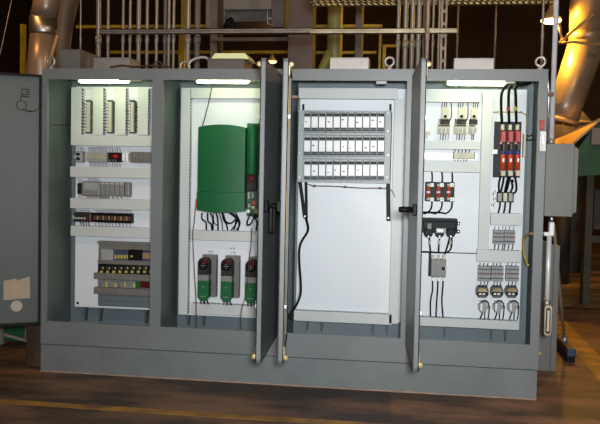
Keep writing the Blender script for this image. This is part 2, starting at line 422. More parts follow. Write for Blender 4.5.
# bay one
for (l, r), s in zip(((71.2, 81), (93, 102.8), (115, 125.3), (138, 147.8)), ('leftmost of the four upright ducts below the far left light', 'second upright duct from the left below the far left light', 'third upright duct from the left below the far left light', 'rightmost of the four upright ducts below the far left light')):
    duct(l, 87.3, r, 135, 'v', 'pale vertical wiring duct, ' + s)
HX = 157.5
duct(71, 135.6, HX, 146, 'h', 'pale horizontal wiring duct under the three narrow terminal strips')
duct(70.3, 167.2, HX, 177.8, 'h', 'pale horizontal wiring duct between the grey terminal row and the rounded controller')
duct(70.3, 199, HX, 209.4, 'h', 'pale horizontal wiring duct below the rounded grey controller')
duct(70.8, 227, HX, 237.2, 'h', 'pale horizontal wiring duct above the dark control chassis')
# bay two
duct(180, 88, 188.6, 314.6, 'v', 'tall pale upright duct left of the green drives')
duct(191.3, 88, 268, 98.3, 'h', 'pale horizontal duct directly over the large green drive')
duct(191.2, 231.2, 268, 241, 'h', 'pale horizontal duct between the large and small green drives')
duct(191.2, 304.8, 268, 315.4, 'h', 'pale horizontal duct below the three small green drives')
# bay three
duct(299, 88, 397.5, 98.8, 'h', 'grey-white horizontal duct over the card rack')
duct(392, 99.3, 400.5, 324, 'v', 'tall upright duct right of the card rack')
duct(294, 312.5, 391.6, 322.8, 'h', 'horizontal duct along the foot of the empty white panel')
# bay four
duct(415, 90.3, 480.2, 102, 'h', 'pale horizontal duct over the three small cream relays')
duct(480.7, 90.3, 490.6, 249.8, 'v', 'tall upright duct left of the red fuse switch')
duct(416, 141, 480.2, 149.3, 'h', 'pale horizontal duct just under the three cream relays')
duct(416, 161.2, 480.2, 172, 'h', 'pale horizontal duct over the small three-fuse block')
duct(490.9, 213.5, 521.5, 225.2, 'h', 'short pale duct under the red fuse switch cables')
duct(477, 250.3, 521, 262, 'h', 'short pale duct between the upper and lower grey terminal blocks')
duct(412, 319, 519, 327.8, 'h', 'pale duct along the foot of the far right panel')
# a raised white sub-panel behind the fuse switch
x0, x1, z0, z1 = R(491, 92, 523, 213, 0.385)
tag(MB().box(x0, x1, .385, PY-.0005, z0, z1).build('raised_panel', WHITE), 'raised white plate behind the red fuse switch', 'panel')

# ---------------------------------------------------------------- wires in rows
WM = {'k': CABLE, 'r': RED, 'b': BLUE, 'c': COPPER, 'g': DGREY}
_wm = {}
def wires(parent, xs_, ya, yb, Y, cols='kkkrkb', r=0.0022):
    """one short upright wire each"""
    for i, px in enumerate(xs_):
        c = cols[i % len(cols)]
        a, b_ = at(px, ya, Y), at(px, yb, Y+.03)
        L_ = round(abs(a.z-b_.z), 3)
        key = (c, L_)
        if key not in _wm:
            j = .0015
            o = MB().tube([(0, -.03, L_/2), (j, -.012, L_*.2), (-j, 0, -L_/2)], r, 5).build('wire', WM[c], parent, org=(0, 0, 0))
            _wm[key] = o.data
        else:
            o = bpy.data.objects.new('wire', _wm[key]); COL.objects.link(o); o.parent = parent
        o.location = Vector((a.x, Y+.03, (a.z+b_.z)/2)) - ORG[parent.name]
def rng(a, b, n): return [a+(b-a)*i/(n-1) for i in range(n)]

# bay one: three narrow terminal strips standing upright
for k, (l, wl) in enumerate(((86.2, 0), (107.9, 1), (130, 2))):
    x0, x1, z0, z1 = R(l, 101, l+5, 133, 0.35)
    o = thing('terminal_strip', ('first', 'second', 'third')[k] + ' narrow upright terminal strip from the left, standing between two vertical ducts', 'terminal strip', ((x0+x1)/2, PY, z0), 'upright terminal strips')
    MB().box(x0, x1, .35, PY-.001, z0, z1, .002).build('body', OLD, o)
    MB().box(x0+.008, x1-.010, .34, .35, z0+.008, z1-.008).build('cream_face', CREAM, o)
    MB().box(x0-.002, x1+.002, .335, .35, z0-.004, z0+.006).build('end_stop', DARKST, o)
    MB().box(x0-.002, x1+.002, .335, .35, z1-.004, z1+.006).build('end_stop', DARKST, o)
    for side in (-1, 1):
        for i in range(9):
            px = l-3.2 if side < 0 else l+5.4; py = 104+i*3.3
            a = at(px, py, .36); b_ = at(px+3.2, py+.6, .36)
            c = 'kgkyrk'[(i*2+k+side) % 6]
            MB().tube([a, (a+b_)/2+Vector((0, -.008, .004)), b_], .003, 5).build('wire', {'k': CABLE, 'g': DGREY, 'y': YELC, 'r': COPPER}[c], o)
    # pale label card above
    x0, x1, z0, z1 = R(l-.3, 90, l+6, 98, PY-.004)
    MB().box(x0, x1, PY-.004, PY-.001, z0, z1).build('label_card', WPL, o)
def row_thing(name, label, cat, l, t, r, b, Y, group=None):
    x0, x1, z0, z1 = R(l, t, r, b, Y)
    return thing(name, label, cat, ((x0+x1)/2, PY, z0), group), (x0, x1, z0, z1)
def din(parent, l, r, y, h=3.2):
    x0, x1, z0, z1 = R(l, y-h/2, r, y+h/2, .39)
    MB().box(x0, x1, .388, PY-.0005, z0, z1).build('mounting_rail', STEEL, parent)
# row one
o, (x0, x1, z0, z1) = row_thing('circuit_breaker', 'small white circuit breaker with two black toggles left of the grey terminal row', 'circuit breaker', 76, 151, 82.3, 162.5, .33)
MB().box(x0, x1, .33, PY-.001, z0, z1, .003).build('body', LGREY, o)
for yy in (154, 158.6):
    a = at(78.2, yy, .33); MB().box(a.x-.011, a.x+.014, .315, .33, a.z-.011, a.z+.009, .002).build('toggle', BLACK, o)
din(o, 74, 84, 157); wires(o, (77, 79.5, 81.5), 151, 147, .35, 'kgk')
o, (x0, x1, z0, z1) = row_thing('terminal_row', 'long grey terminal row with a yellow stripe under the three upright strips', 'terminal block', 86.5, 152, 106.5, 162, .33)
MB().box(x0, x1, .345, PY-.001, z0, z1, .002).build('body', LGREY, o)
n = 16
for i in range(n):
    xa = x0+(x1-x0)*i/n; MB().box(xa+.0006, xa+(x1-x0)/n-.0006, .33, .345, z0+.004, z1-.004).build('terminal', LGREY, o)
MB().box(x0, x1, .326, .332, (z0+z1)/2-.004, (z0+z1)/2+.003).build('yellow_strip', YEL, o)
din(o, 84.5, 131, 157)
wires(o, rng(88, 106, 12), 152, 147, .35, 'krkkbrk'); wires(o, rng(89, 106, 11), 162, 167, .35, 'kkrkc')
o, (x0, x1, z0, z1) = row_thing('relay_module', 'black relay module with a red window right of the grey terminal row', 'relay', 108.0, 152.4, 120, 161.8, .325)
MB().box(x0, x1, .33, PY-.001, z0, z1, .003).build('body', BLACK, o)
wd = MB().box(x0+.02, x1-.01, .326, .33, z0+.026, z1-.012).build('window', DRED, o)
MB().box(x0+.045, x1-.025, .324, .326, z0+.034, z1-.022).build('red_mark', RED, wd)
for i in range(3):
    MB().box(x0+.012+i*.022, x0+.022+i*.022, .324, .33, z0+.008, z0+.016).build('screw', STEEL, o)
wires(o, rng(109, 119, 5), 162, 167, .35, 'rkk'); wires(o, rng(109, 119, 5), 152.4, 147, .35, 'kkr')
o, (x0, x1, z0, z1) = row_thing('rail_glare', 'white blocks standing in for glare on the rail right of the black relay module', 'clamp', 122, 153, 128, 161, .35)
MB().box(x0, x0+(x1-x0)*.4, .35, PY-.001, z0, z1, .002).build('glare_block', WPL, o); MB().box(x0+(x1-x0)*.6, x1, .35, PY-.001, z0, z1, .002).build('glare_block', WPL, o)  # two white blocks stand in for the glare on the rail
o, (x0, x1, z0, z1) = row_thing('terminal_row', 'brown-grey terminal row partly hidden by the post right of the far left bay', 'terminal block', 130, 151.8, 157, 163, .33)
MB().box(x0, x1, .345, PY-.001, z0, z1, .002).build('body', MGREY, o)
n = 10
for i in range(n):
    xa = x0+(x1-x0)*i/n; MB().box(xa+.0012, xa+(x1-x0)/n-.0012, .33, .345, z0+.003+(i % 3)*.004, z1-.003).build('terminal', CHASS, o)
din(o, 128.5, 158, 157)
# row two: controller
o, (x0, x1, z0, z1) = row_thing('controller', 'rounded grey modular controller in the second device row of the far left bay', 'controller', 81.5, 181.5, 129, 196.5, .32)
xm = at(99.8, 189, .32).x
MB().box(x0, xm-.001, .32, PY-.001, z0, z1, .010).build('processor', MGREY, o)
MB().box(x0+.02, xm-.02, .318, .322, z0+.05, z1-.012).build('front_flap', LGREY, o)
n = 5; xe = at(124, 189, .32).x
for i in range(n):
    xa = xm+(xe-xm)*i/n; md = MB().box(xa+.0015, xa+(xe-xm)/n-.0015, .325, PY-.001, z0+.004, z1-.004, .004).build('module', MGREY, o)
    MB().box(xa+.006, xa+(xe-xm)/n-.006, .322, .325, z1-.020, z1-.012).build('status_strip', CREAM, md)
MB().box(xe+.001, x1, .33, PY-.001, z0, z1-.003, .010).build('end_cover', MGREY, o)
wires(o, rng(87, 97, 5), 196.5, 200, .34, 'rrcr', .0035); wires(o, rng(100, 108, 4), 196.5, 200, .34, 'k', .005); wires(o, rng(112, 121, 3), 196.5, 200, .34, 'rc', .003); wires(o, rng(88, 97, 5), 182, 178, .35, 'kbk')
o, (x0, x1, z0, z1) = row_thing('circuit_breaker', 'small black two-pole breaker left of the rounded grey controller', 'circuit breaker', 77, 183, 81.2, 194, .34)
MB().box(x0, x1, .345, PY-.001, z0, z1, .003).build('body', DGREY, o)
for yy in (185.5, 190.5):
    a = at(79, yy, .34); MB().box(a.x-.01, a.x+.01, .33, .345, a.z-.012, a.z+.01, .002).build('toggle', BLACK, o)
wires(o, (78, 80), 183, 178.5, .36, 'k'); wires(o, (78, 80), 194, 199, .36, 'k')
# row three
o, (x0, x1, z0, z1) = row_thing('contactor', 'black and red contactor pair at the left end of the third device row', 'contactor', 73, 212.5, 90.5, 222, .32)
MB().box(x0, x1, .335, PY-.001, z0, z1, .004).build('body', DGREY, o)
MB().box(x1-.022, x1-.002, .32, .335, z0+.004, z1-.004, .003).build('red_button', DRED, o)
for i in range(4): MB().box(x0+.008+i*.026, x0+.022+i*.026, .325, .335, z0+.022, z0+.036).build('screw', CREAM, o)
wires(o, rng(75, 88, 7), 213, 209.5, .35, 'krk'); wires(o, rng(80, 88, 4), 222, 227, .35, 'k', .004)
o, (x0, x1, z0, z1) = row_thing('terminal_row', 'dark red and black terminal row in the third device row of the far left bay', 'terminal block', 93.3, 213.3, 131, 223, .33)
MB().box(x0, x1, .345, PY-.001, z0, z1, .002).build('body', BLACK, o)
n = 13
for i in range(n):
    xa = x0+(x1-x0)*i/n; t_ = MB().box(xa+.0015, xa+(x1-x0)/n-.0015, .33, .345, z0+.003, z1-.003).build('terminal', BLACK, o)
    MB().box(xa+.005, xa+(x1-x0)/n-.004, .325, .330, z0+.022, z1-.022).build('screw', TAN if i % 2 else COPPER, t_)
wires(o, rng(95, 130, 18), 213.5, 209.8, .35, 'kkgkrk'); wires(o, rng(94.5, 129, 11), 223, 227.4, .35, 'kkgk')
din(o, 72, 133, 218)
# dark chassis
x0, x1, z0, z1 = R(97.2, 242, 157, 307.5, .345)
o = thing('control_chassis', 'brown-grey control chassis with rows of relays at the foot of the far left bay', 'control chassis', ((x0+x1)/2, PY, z0))
MB().box(x0, x1, .36, PY-.001, z0, z1, .008).build('back_plate', CHASS, o)
def ch(name, l, t, r, b, Y, m, d=.02, p=None, bev=.002):
    a, b_, c, e = R(l, t, r, b, Y); return MB().box(a, b_, Y, Y+d, c, e, bev).build(name, m, p or o)
ch('rim', 97.2, 242, 157, 244.5, .34, CHASS); ch('cover_bar', 97.5, 261, 157, 264.5, .34, CHASS)
ch('cover_bar', 93.6, 274, 157, 280.2, .32, CHASS, .04); ch('cover_bar', 93.6, 288.6, 157, 295, .32, CHASS, .04)
ch('power_supply', 101, 249.5, 113, 260.2, .33, LGREY, .03)
ch('circuit_board', 113.5, 250, 157, 260.2, .352, BOARDB, .008)
for i in range(5): ch('capacitor', 114.5+i*3, 255, 116.3+i*3, 258.6, .335, YEL, .02)
ch('transformer', 128, 249.8, 142, 260.4, .33, BLACK, .03); ch('badge', 130.5, 255.4, 132.6, 257.2, .327, YEL, .004)
ch('coil', 142.4, 253, 157, 259.2, .335, TAN, .025)
ch('relay_base', 97.8, 265, 157, 274, .35, BLACK, .012)
for i in range(9):
    rl = ch('relay', 99.2+i*6.15, 266, 104+i*6.15, 273.4, .338, DGREY, .014)
    ch('relay_contact', 100+i*6.15, 270.8, 102.6+i*6.15, 273, .334, YEL, .005, rl, .001); ch('relay_contact', 102.2+i*6.15, 267.3, 103.7+i*6.15, 269, .334, YEL, .005, rl, .001)
ch('terminal_plate', 97.8, 281, 157, 288, .352, MGREY, .008)
for i in range(14):
    if i not in (9, 10): ch('terminal', 99+i*3.1, 282+(i % 2), 101+i*3.1, 287.4, .345, (CHASS, MGREY, YEL)[i % 3], .01)
ch('green_terminal', 135.5, 281.6, 139.5, 288, .335, GREEN, .02); ch('red_terminal', 140, 282, 157, 288.2, .34, DRED, .015)
ch('cover_plate', 98, 296, 157, 301, .35, BACKM, .012); ch('cover_plate', 98, 302, 157, 306.6, .35, BACKM, .012)

# ---------------------------------------------------------------- bay two: drives
def bulge(x0, x1, z0, z1, yb, yf, sag, n=16, sb=None):
    sb = sag if sb is None else sb
    """box with curved front, its top and bottom edges bowed"""
    m = MB(); P = []
    for i in range(n+1):
        t = i/n; c = 1-(2*t-1)**2
        P.append((x0+(x1-x0)*t, yf-0.018*c*0.9, c*sag))
    bm = m.bm
    ft = [bm.verts.new((x, y, z1-sag+s)) for x, y, s in P]; fb = [bm.verts.new((x, y, z0+sb-s*sb/sag)) for x, y, s in P]
    bt = [bm.verts.new((x, yb, z1-sag+s)) for x, y, s in P]; bb = [bm.verts.new((x, yb, z0+sb-s*sb/sag)) for x, y, s in P]
    for i in range(n):
        for a in ((fb[i], fb[i+1], ft[i+1], ft[i]), (bt[i], bt[i+1], bb[i+1], bb[i]), (ft[i], ft[i+1], bt[i+1], bt[i]), (bb[i], bb[i+1], fb[i+1], fb[i])):
            bm.faces.new(a).smooth = False
    bm.faces.new((ft[0], bt[0], bb[0], fb[0])); bm.faces.new((fb[n], bb[n], bt[n], ft[n]))
    return m
YD = .22
x0, x1, z0, z1 = R(197.3, 124.6, 245.2, 212.5, YD)
o = thing('motor_drive', 'large green motor drive with a bowed cover in the second bay', 'motor drive', ((x0+x1)/2, PY, z0))
zs = at(220, 192, YD).z
bulge(x0+.003, x1-.003, zs+.001, z1, .28, YD, .02, sb=0.0).build('upper_cover', GREEN, o)
m = MB(); n = 16
P = [(x0+(x1-x0)*i/n, 1-(2*i/n-1)**2) for i in range(n+1)]
lc = bulge(x0, x1, -zs+.001, -z0, .27, YD-.002, .016, sb=0.0)
for v in lc.bm.verts: v.co.z = -v.co.z
lc.build('lower_cover', GREEN, o)
MB().box(x0+.01, x1+.005, .28, PY-.001, z0+.03, z1-.02).build('heat_sink', DGREY, o)
a = at(221, 126, YD)
c0, c1, c2, c3 = R(246.5, 124.6, 257.6, 172, YD-.0)
rr = (c1-c0)/2
m = MB(); m.lathe(((c0+c1)/2, YD+.01, c2-.02), [(rr*.9, 0), (rr, .01), (rr, c3-c2+.005), (rr*.93, c3-c2+.015), (rr*.6, c3-c2+.02)], 'z', 20)
m.box(c0, c1, YD+.01, .30, c2-.02, c3+.01)
m.build('side_column', GREEN, o)
k0, k1, k2, k3 = R(246.3, 171.5, 256, 191, YD-.004)
kp = MB().box(k0, k1, YD-.004, .30, k2, k3, .008).build('keypad', DGREY, o)
q0, q1, q2, q3 = R(247.3, 172.5, 255, 184, YD-.008)
MB().lathe(((q0+q1)/2, YD-.004, (q2+q3)/2), [((q1-q0)/2*1.05, 0), ((q1-q0)/2, .008), ((q1-q0)/3, .012)], 'y', 20).build('red_display', DRED, kp)
for i in range(3):
    for j in range(3):
        MB().box(q0+.013+i*.014, q0+.019+i*.014, YD-.018, YD-.010, q2+.014+j*.015, q2+.02+j*.015).build('key', DGREY, kp)
MB().box(k0, k1+.01, .26, .30, at(250, 216, .26).z, k2).build('circuit_board', DGREEN, o)
for l, t, r, b, mm in ((247.5, 192, 249.6, 199, LGREY), (251.5, 192, 253.6, 198, LGREY), (252, 201, 255.5, 204.5, ORANGE), (248, 204, 250.2, 207.5, LGREY), (251.5, 206, 254.5, 209, CREAM), (247.2, 209.5, 249.4, 213, WPL), (254.6, 209, 257.4, 213.5, TAN), (253, 214, 257, 217.5, BLACK), (249.5, 213, 252, 216, DGREY)):
    ch('component', l, t, r, b, .24, mm, .022, o, .002)
# mark on left edge
ch('orange_tag', 195.4, 199, 197.3, 207.5, .24, ORANGE, .02, o)
for pix in (((202, 213, .26), (202.2, 219, .28), (206, 222.5, .32), (206.4, 230, .35)), ((207.8, 213, .26), (208, 221, .3), (211, 224, .33), (212, 230, .35)), ((210.5, 213, .26), (212.8, 218, .28), (213, 225, .32), (213, 231, .35)),
            ((216, 213, .26), (217.5, 217, .28), (218, 224, .3), (218, 230, .35)), ((222, 213, .26), (224, 220, .3), (226.5, 224, .33), (227.6, 230, .35)), ((223, 213, .25), (226, 221.5, .27), (231, 223, .3), (236, 220, .3), (234, 230, .35)),
            ((230, 213, .26), (235, 217, .28), (237, 222, .3), (231.5, 230, .35)), ((235.5, 213, .26), (240, 223, .28), (236.5, 230, .35)), ((232.5, 213, .26), (239, 222, .27), (238, 230, .34))):
    cable(pix, .0058, CABLE, o)
for pix in (((213.5, 213, .27), (214, 222, .3), (218, 226, .32), (218.5, 230, .35)), ((219, 213, .27), (222, 222, .3), (222.5, 230, .35))):
    cable(pix, .0035, CABLE, o)
cable([(250, 215, .25), (247.5, 221, .25), (247.5, 225, .26), (251.5, 223, .25), (254, 218, .25), (257, 222, .25), (256, 230, .33)], .006, CABLE, o)
o2 = thing('hanging_wire', 'thin brown wire hanging from the top down to the large green drive', 'wire', at(203, 126, .3))
cable([(212, 84, .2), (210, 97, .2), (206, 113, .2), (202.6, 126, .22)], .0042, DKWIRE, o2, 'wire')
o2 = thing('hanging_wire', 'thin dark wire hanging past the leftmost small green drive', 'wire', at(197, 335, .1))
cable([(195.4, 207, .25), (194.2, 222, .26), (192.8, 232, .27), (193.2, 250, .24), (194.6, 275, .2), (196, 300, .15), (196.4, 333, .02)], .0035, DKWIRE, o2, 'wire')
o2 = thing('hanging_wire', 'thin dark wire hanging past the rightmost small green drive', 'wire', at(241, 335, .1))
cable([(251.8, 228, .24), (251, 245, .22), (249, 260, .2), (248.3, 275, .18), (245.6, 295, .14), (242, 308, .1), (240.8, 318, .05), (241, 334, .02)], .003, DKWIRE, o2, 'wire')
# small drives
def small_drive(l, t, label):
    Y = .25
    x0, x1, z0, z1 = R(l, t, l+10.9, t+43.5, Y)
    o = thing('small_motor_drive', label, 'motor drive', ((x0+x1)/2, PY, z0), 'three small green motor drives')
    w_ = x1-x0; h_ = z1-z0; xc = (x0+x1)/2
    def outline(za, zb, topround=False, botround=False):
        pts = []
        if botround: pts += [(x0+w_*.0, za+.03), (x0+w_*.3, za), (x1-w_*.3, za), (x1, za+.03)]
        else: pts += [(x0, za), (x1, za)]
        if topround:
            for i in range(9):
                a = math.pi*i/8; pts.append((xc+w_/2*math.cos(a), zb-w_/2+w_/2*math.sin(a)))
        else: pts += [(x1, zb), (x0, zb)]
        return pts
    zg = z0+h_*.47; zk = z0+h_*.60
    MB().prism(outline(z0, zg, botround=True), 'y', Y, .34).build('green_cover', GREEN, o)
    MB().prism(outline(zg+.001, zk), 'y', Y, .34).build('grey_band', MGREY, o)
    MB().prism(outline(zk+.001, z1, topround=True), 'y', Y, .34).build('head', DGREY, o)
    dsp = MB().lathe((xc, Y, z1-w_/2-.012), [(w_*.47, 0), (w_*.45, .006), (w_*.3, .009)], 'y', 22).build('display_disc', BLACK, o)
    MB().box(xc-.002, xc+w_*.34, Y-.012, Y-.008, z1-w_*.5, z1-w_*.14, .001).build('red_display', DRED, dsp)
    for i, j in ((0, 0), (-1, 0), (1, 0), (0, 1), (0, -1)):
        MB().box(xc-.003+i*.014, xc+.003+i*.014, Y-.012, Y-.008, z1-w_*.72+j*.014, z1-w_*.72+.004+j*.014).build('key', STEEL, dsp)
    sk = MB(); sk.box(x0+.012, x1+.035, .34, PY-.001, z0+.02, z1+.012)
    for i in range(14): sk.box(x1+.012, x1+.04, .33, .39, z0+.03+i*(h_-.04)/14, z0+.03+(i+.5)*(h_-.04)/14)
    sk.build('heat_sink', CHASS, o)
    lg = MB(); lg.box(xc+.005, xc+.012, .385, .392, z1+.012, z1+.04); lg.box(xc+.03, xc+.037, .385, .392, z1+.012, z1+.04); lg.box(xc+.005, xc+.037, .385, .392, z1+.034, z1+.04)
    lg.build('top_bracket', STEEL, o)
    MB().box(xc-.008, xc+.008, Y-.003, Y, z0+h_*.32, z0+h_*.34).build('badge', MGREY, o)
    MB().box(xc-.022, xc+.02, Y-.003, Y, z0+h_*.1, z0+h_*.12).build('lettering', MGREY, o)
    for q in ((.2, -.1, .0045), (.5, .25, .006), (.72, .7, .006)):
        a = Vector((x0+w_*q[0], .29, z0+.01)); b_ = Vector((x0+w_*q[1], .37, z0-.06))
        MB().tube(smooth_path([a, (a+b_)/2+Vector((.006, -.01, 0)), b_]), q[2], 7).build('cable', CABLE, o)
    return o
small_drive(197.6, 257.6, 'small green motor drive with round dark keypad, farthest left of the three')
small_drive(220.7, 258.6, 'small green motor drive with round dark keypad, in the middle of the three')
small_drive(245, 260, 'small green motor drive with round dark keypad, farthest right beside the door edge')
# pencil marks on the panel
mk = MB()
for l in (230.2, 233.5):
    a = at(l, 248.4, PY-.001); mk.box(a.x, a.x+.004, PY-.0015, PY-.0003, a.z-.008, a.z+.008); mk.box(a.x+.006, a.x+.014, PY-.0015, PY-.0003, a.z-.002, a.z+.002)
tag(mk.build('pencil_mark', DGREY), 'two small dark pen marks on the panel above the middle small drive', 'mark')

# ---------------------------------------------------------------- bay three: card rack
YR = .30
x0, x1, z0, z1 = R(297.5, 110.5, 391, 182.5, YR)
o = thing('card_rack', 'grey rack holding three rows of white input cards in the third bay', 'card rack', ((x0+x1)/2, PY, z0))
xl, xr_, _, _ = R(303.5, 111, 384.6, 182, YR)
rows = [(111.3, 133.2), (135.2, 157.2), (159.3, 181.6)]
fm = MB(); fm.box(x0, xl-.001, YR, YR+.006, z0, z1); fm.box(xr_+.001, x1, YR, YR+.006, z0, z1)
fm.box(x0, x1, .375, PY-.001, z0, z1); fm.box(x0, x0+.004, YR, PY-.001, z0, z1); fm.box(x1-.004, x1, YR, PY-.001, z0, z1)
zz = [at(344, rows[0][0], YR).z] + [at(344, (rows[i][1]+rows[i+1][0])/2, YR).z for i in range(2)] + [at(344, rows[2][1], YR).z]
for z in zz: fm.box(x0, x1, YR-.002, YR+.06, z-.006, z+.006)
RACKG = mat('rack_grey_enamel', (0.33, 0.37, 0.37), .45, 0, .04)
fm.build('frame', RACKG, o)
for (t, b) in rows:
    for i in range(11):
        l_ = 303.7+i*7.37; a0, a1, c0, c1 = R(l_, t, l_+7.37, b, YR)
        cmod = MB().box(a0+.002, a1-.0035, YR+.004, .37, c0+.008, c1-.008).build('card', RACKG, o)
        h_ = c1-c0
        MB().box(a0+.004, a1-.006, YR+.001, YR+.004, c0+h_*.27, c0+h_*.74).build('white_label', WPL, cmod)
        MB().box(a0+.004, a1-.006, YR+.001, YR+.0045, c0+h_*.09, c0+h_*.235).build('vent', DGREY, cmod)
        MB().box(a0+.004, a1-.006, YR+.001, YR+.0045, c0+h_*.78, c0+h_*.90).build('vent', DGREY, cmod)
        MB().box(a0+.004, a1-.006, YR, YR+.004, c0+h_*.155, c0+h_*.17).build('louvre', RACKG, cmod)
        if random.random() < .6:
            zq = c0+h_*random.uniform(.34, .60); xq = a0+random.uniform(.008, .02); MB().box(xq, xq+random.uniform(.008, .018), YR-.001, YR+.001, zq, zq+.008).build('mark', DGREY, cmod)
for px, py in ((299.5, 128), (299.5, 153), (299.5, 177.5), (388, 113.5), (388, 131), (388, 155), (387, 177)):
    a = at(px, py, YR); MB().lathe((a.x, YR, a.z), [(.007, 0), (.007, .003), (.004, .005)], 'y', 10).build('screw', STEEL, o)
def strap(pts, wd, Y, name, parent, m=BLACK):
    a, b_ = at(*pts[0], Y), at(*pts[1], Y); d = (b_-a).normalized(); n_ = Vector((d.z, 0, -d.x))*wd/2
    return MB().prism([((a+n_).x, (a+n_).z), ((b_+n_).x, (b_+n_).z), ((b_-n_).x, (b_-n_).z), ((a-n_).x, (a-n_).z)], 'y', Y, Y+.006).build(name, m, parent)
for pts, wd, Y in ((((300, 182), (304.8, 218)), .026, .33), (((306, 182), (306.4, 219)), .022, .345), (((388.3, 182), (388.6, 221)), .03, .34)):
    s_ = strap(pts, wd, Y, 'support_arm', o)
for px, py in ((305, 216.5), (388.5, 218)):
    a = at(px, py, .325); MB().lathe((a.x, .33, a.z), [(.010, 0), (.010, .012), (.006, .014)], 'y', 8).build('bolt', STEEL, o)
for px in (303.3, 390.5):
    strap(((px, 104), (px, 110.5)), .016, .33, 'top_hook', o)
fs = [(308, 184, .3), (314, 185.6, .3), (330, 186, .3), (345, 186.8, .3), (362, 188, .3), (380, 188, .3), (391, 190, .31), (395, 197, .32)]
o3 = thing('sensor_wire', 'thin red-brown wire with three splices strung under the card rack', 'wire', at(345, 187, .3))
cable(fs, .0028, COPPER, o3, 'wire')
for px, py in ((314.5, 185.8), (345, 186.8), (380, 188)):
    a = at(px, py, .3); MB().box(a.x-.011, a.x+.011, .293, .307, a.z-.008, a.z+.008, .002).build('splice', COPPER, o3)
o3 = thing('power_cord', 'black cable hanging down the left side of the white panel to a black plug', 'cable', at(290, 318, .1))
cable([(305.5, 217, .32), (308, 226, .3), (307.4, 232, .28), (302.5, 240, .24), (299.6, 248, .22), (299.3, 262, .2), (300.6, 280, .18), (300.6, 293, .16), (297.5, 303, .13), (292, 311.5, .1), (290, 315, .09)], .009, CABLE, o3)
a = at(290.3, 316.5, .08); MB().box(a.x-.018, a.x+.018, .065, .10, a.z-.02, a.z+.02, .006).build('plug', BLACK, o3)
a = at(381.5, 81.8, .07)
o3 = tag(MB().box(a.x-.037, a.x+.037, .055, .10, a.z-.016, a.z+.018, .003).build('door_switch', BEIGEB), 'small pale box under the top rail above the card rack', 'switch')
a = at(295, 97, .05); tag(MB().box(a.x-.02, a.x+.02, .03, .07, a.z-.01, a.z+.01, .003).build('hinge_block', TAN), 'small tan block at the top left corner inside the card rack bay', 'bracket')

# ---------------------------------------------------------------- bay four
def small_relay(l, r, k, label):
    o, (x0, x1, z0, z1) = row_thing('control_relay', label, 'relay', l, 107, r, 134.5, .33, 'three cream relays under the top duct')
    u0, u1, u2, u3 = R(l+(r-l)*.33, 107.5, l+(r-l)*.33+(7.2 if k < 2 else 6.3), 119, .33)
    up = MB().box(u0, u1, .345, PY-.001, u2, u3, .003).build('upper_body', CREAM, o)
    MB().lathe(((u0+u1)/2, .345, u2+.02), [(.012, 0), (.011, .008), (.005, .01)], 'y', 12).build('knob', BLACK, up)
    l0, l1, l2, l3 = R(l, 124.5, r, 134, .33)
    lo = MB().box(l0, l1, .335, PY-.001, l2, l3, .004).build('lower_body', CREAM, o)
    MB().box(l0+.006, l1-.006, .328, .336, l3-.014, l3-.004).build('terminal_strip', DGREY, lo)
    for i in range(3 if k < 2 else 2):
        MB().box(l0+.006+i*.03, l0+.026+i*.03, .330, .336, l2+.008, l2+.042, .002).build('terminal', LGREY, lo)
    m_ = MB().box(u0-.01, u1+.004, .35, .39, l3+.002, u2-.002).build('wire_block', DGREY, o)
    wires(o, rng(l+1.5, r-1, 6 if k < 2 else 3), 119, 124.5, .34, 'krkgk', .004)
    wires(o, rng(l+4.5, l+9, 3), 107, 102.5, .35, 'kgk', .003); wires(o, rng(l+3, r-2, 4 if k < 2 else 2), 134, 140, .34, 'kgkk', .004)
    if k < 2:
        cable([(r+.8, 102.5, .35), (r+1.2, 110, .33), (r+.6, 118, .33), (r-2.5, 122.3, .33), (r-6, 122.2, .33)], .004, COPPER, o)
    return o
small_relay(437.6, 450.5, 0, 'cream relay with black knob, left one of three')
small_relay(454, 467, 1, 'cream relay with black knob, middle one of three')
small_relay(469, 475.6, 2, 'narrow cream relay with black knob, right one of three')
o, (x0, x1, z0, z1) = row_thing('mounting_bracket', 'pale tan bracket at the left edge of the relay row', 'bracket', 421.5, 131.5, 430.5, 138.5, .34)
MB().box(x0, x1, .34, .355, (z0+z1)/2, z1, .002).build('arm', CREAM, o); MB().box(x0, x1-.02, .355, PY-.001, z0, z1, .002).build('base', CREAM, o)
o, (x0, x1, z0, z1) = row_thing('mounting_rail', 'bright zinc mounting rail left of the small cream terminal block', 'rail', 417, 153, 478, 159.5, .388)
m = MB(); m.box(x0, x1, .394, PY-.0005, z0, z1); m.box(x0, x1, .388, .394, z0, z0+.007); m.box(x0, x1, .388, .394, z1-.007, z1)
ob = m.build('rail', GALV, o)
o, (x0, x1, z0, z1) = row_thing('terminal_row', 'small cream terminal block on the zinc rail above the three-fuse block', 'terminal block', 453.5, 152.6, 474.6, 158.8, .34)
MB().box(x0, x1, .345, .387, z0, z1, .002).build('body', CREAM, o)
for i in range(6):
    xa = x0+.008+(x1-x0-.016)*i/6; MB().box(xa+.002, xa+(x1-x0-.016)/6-.002, .338, .345, z0+.004, z1-.004, .001).build('terminal', CREAM, o)
MB().box(x0-.004, x0, .34, .387, z0-.003, z1+.003).build('end_plate', BLACK, o); MB().box(x1, x1+.004, .34, .387, z0-.003, z1+.003).build('end_plate', BLACK, o)
wires(o, rng(455, 469.5, 5), 152.6, 149.6, .36, 'k', .004); wires(o, rng(455, 467, 5), 159, 161.8, .36, 'g', .003)
din_y = None
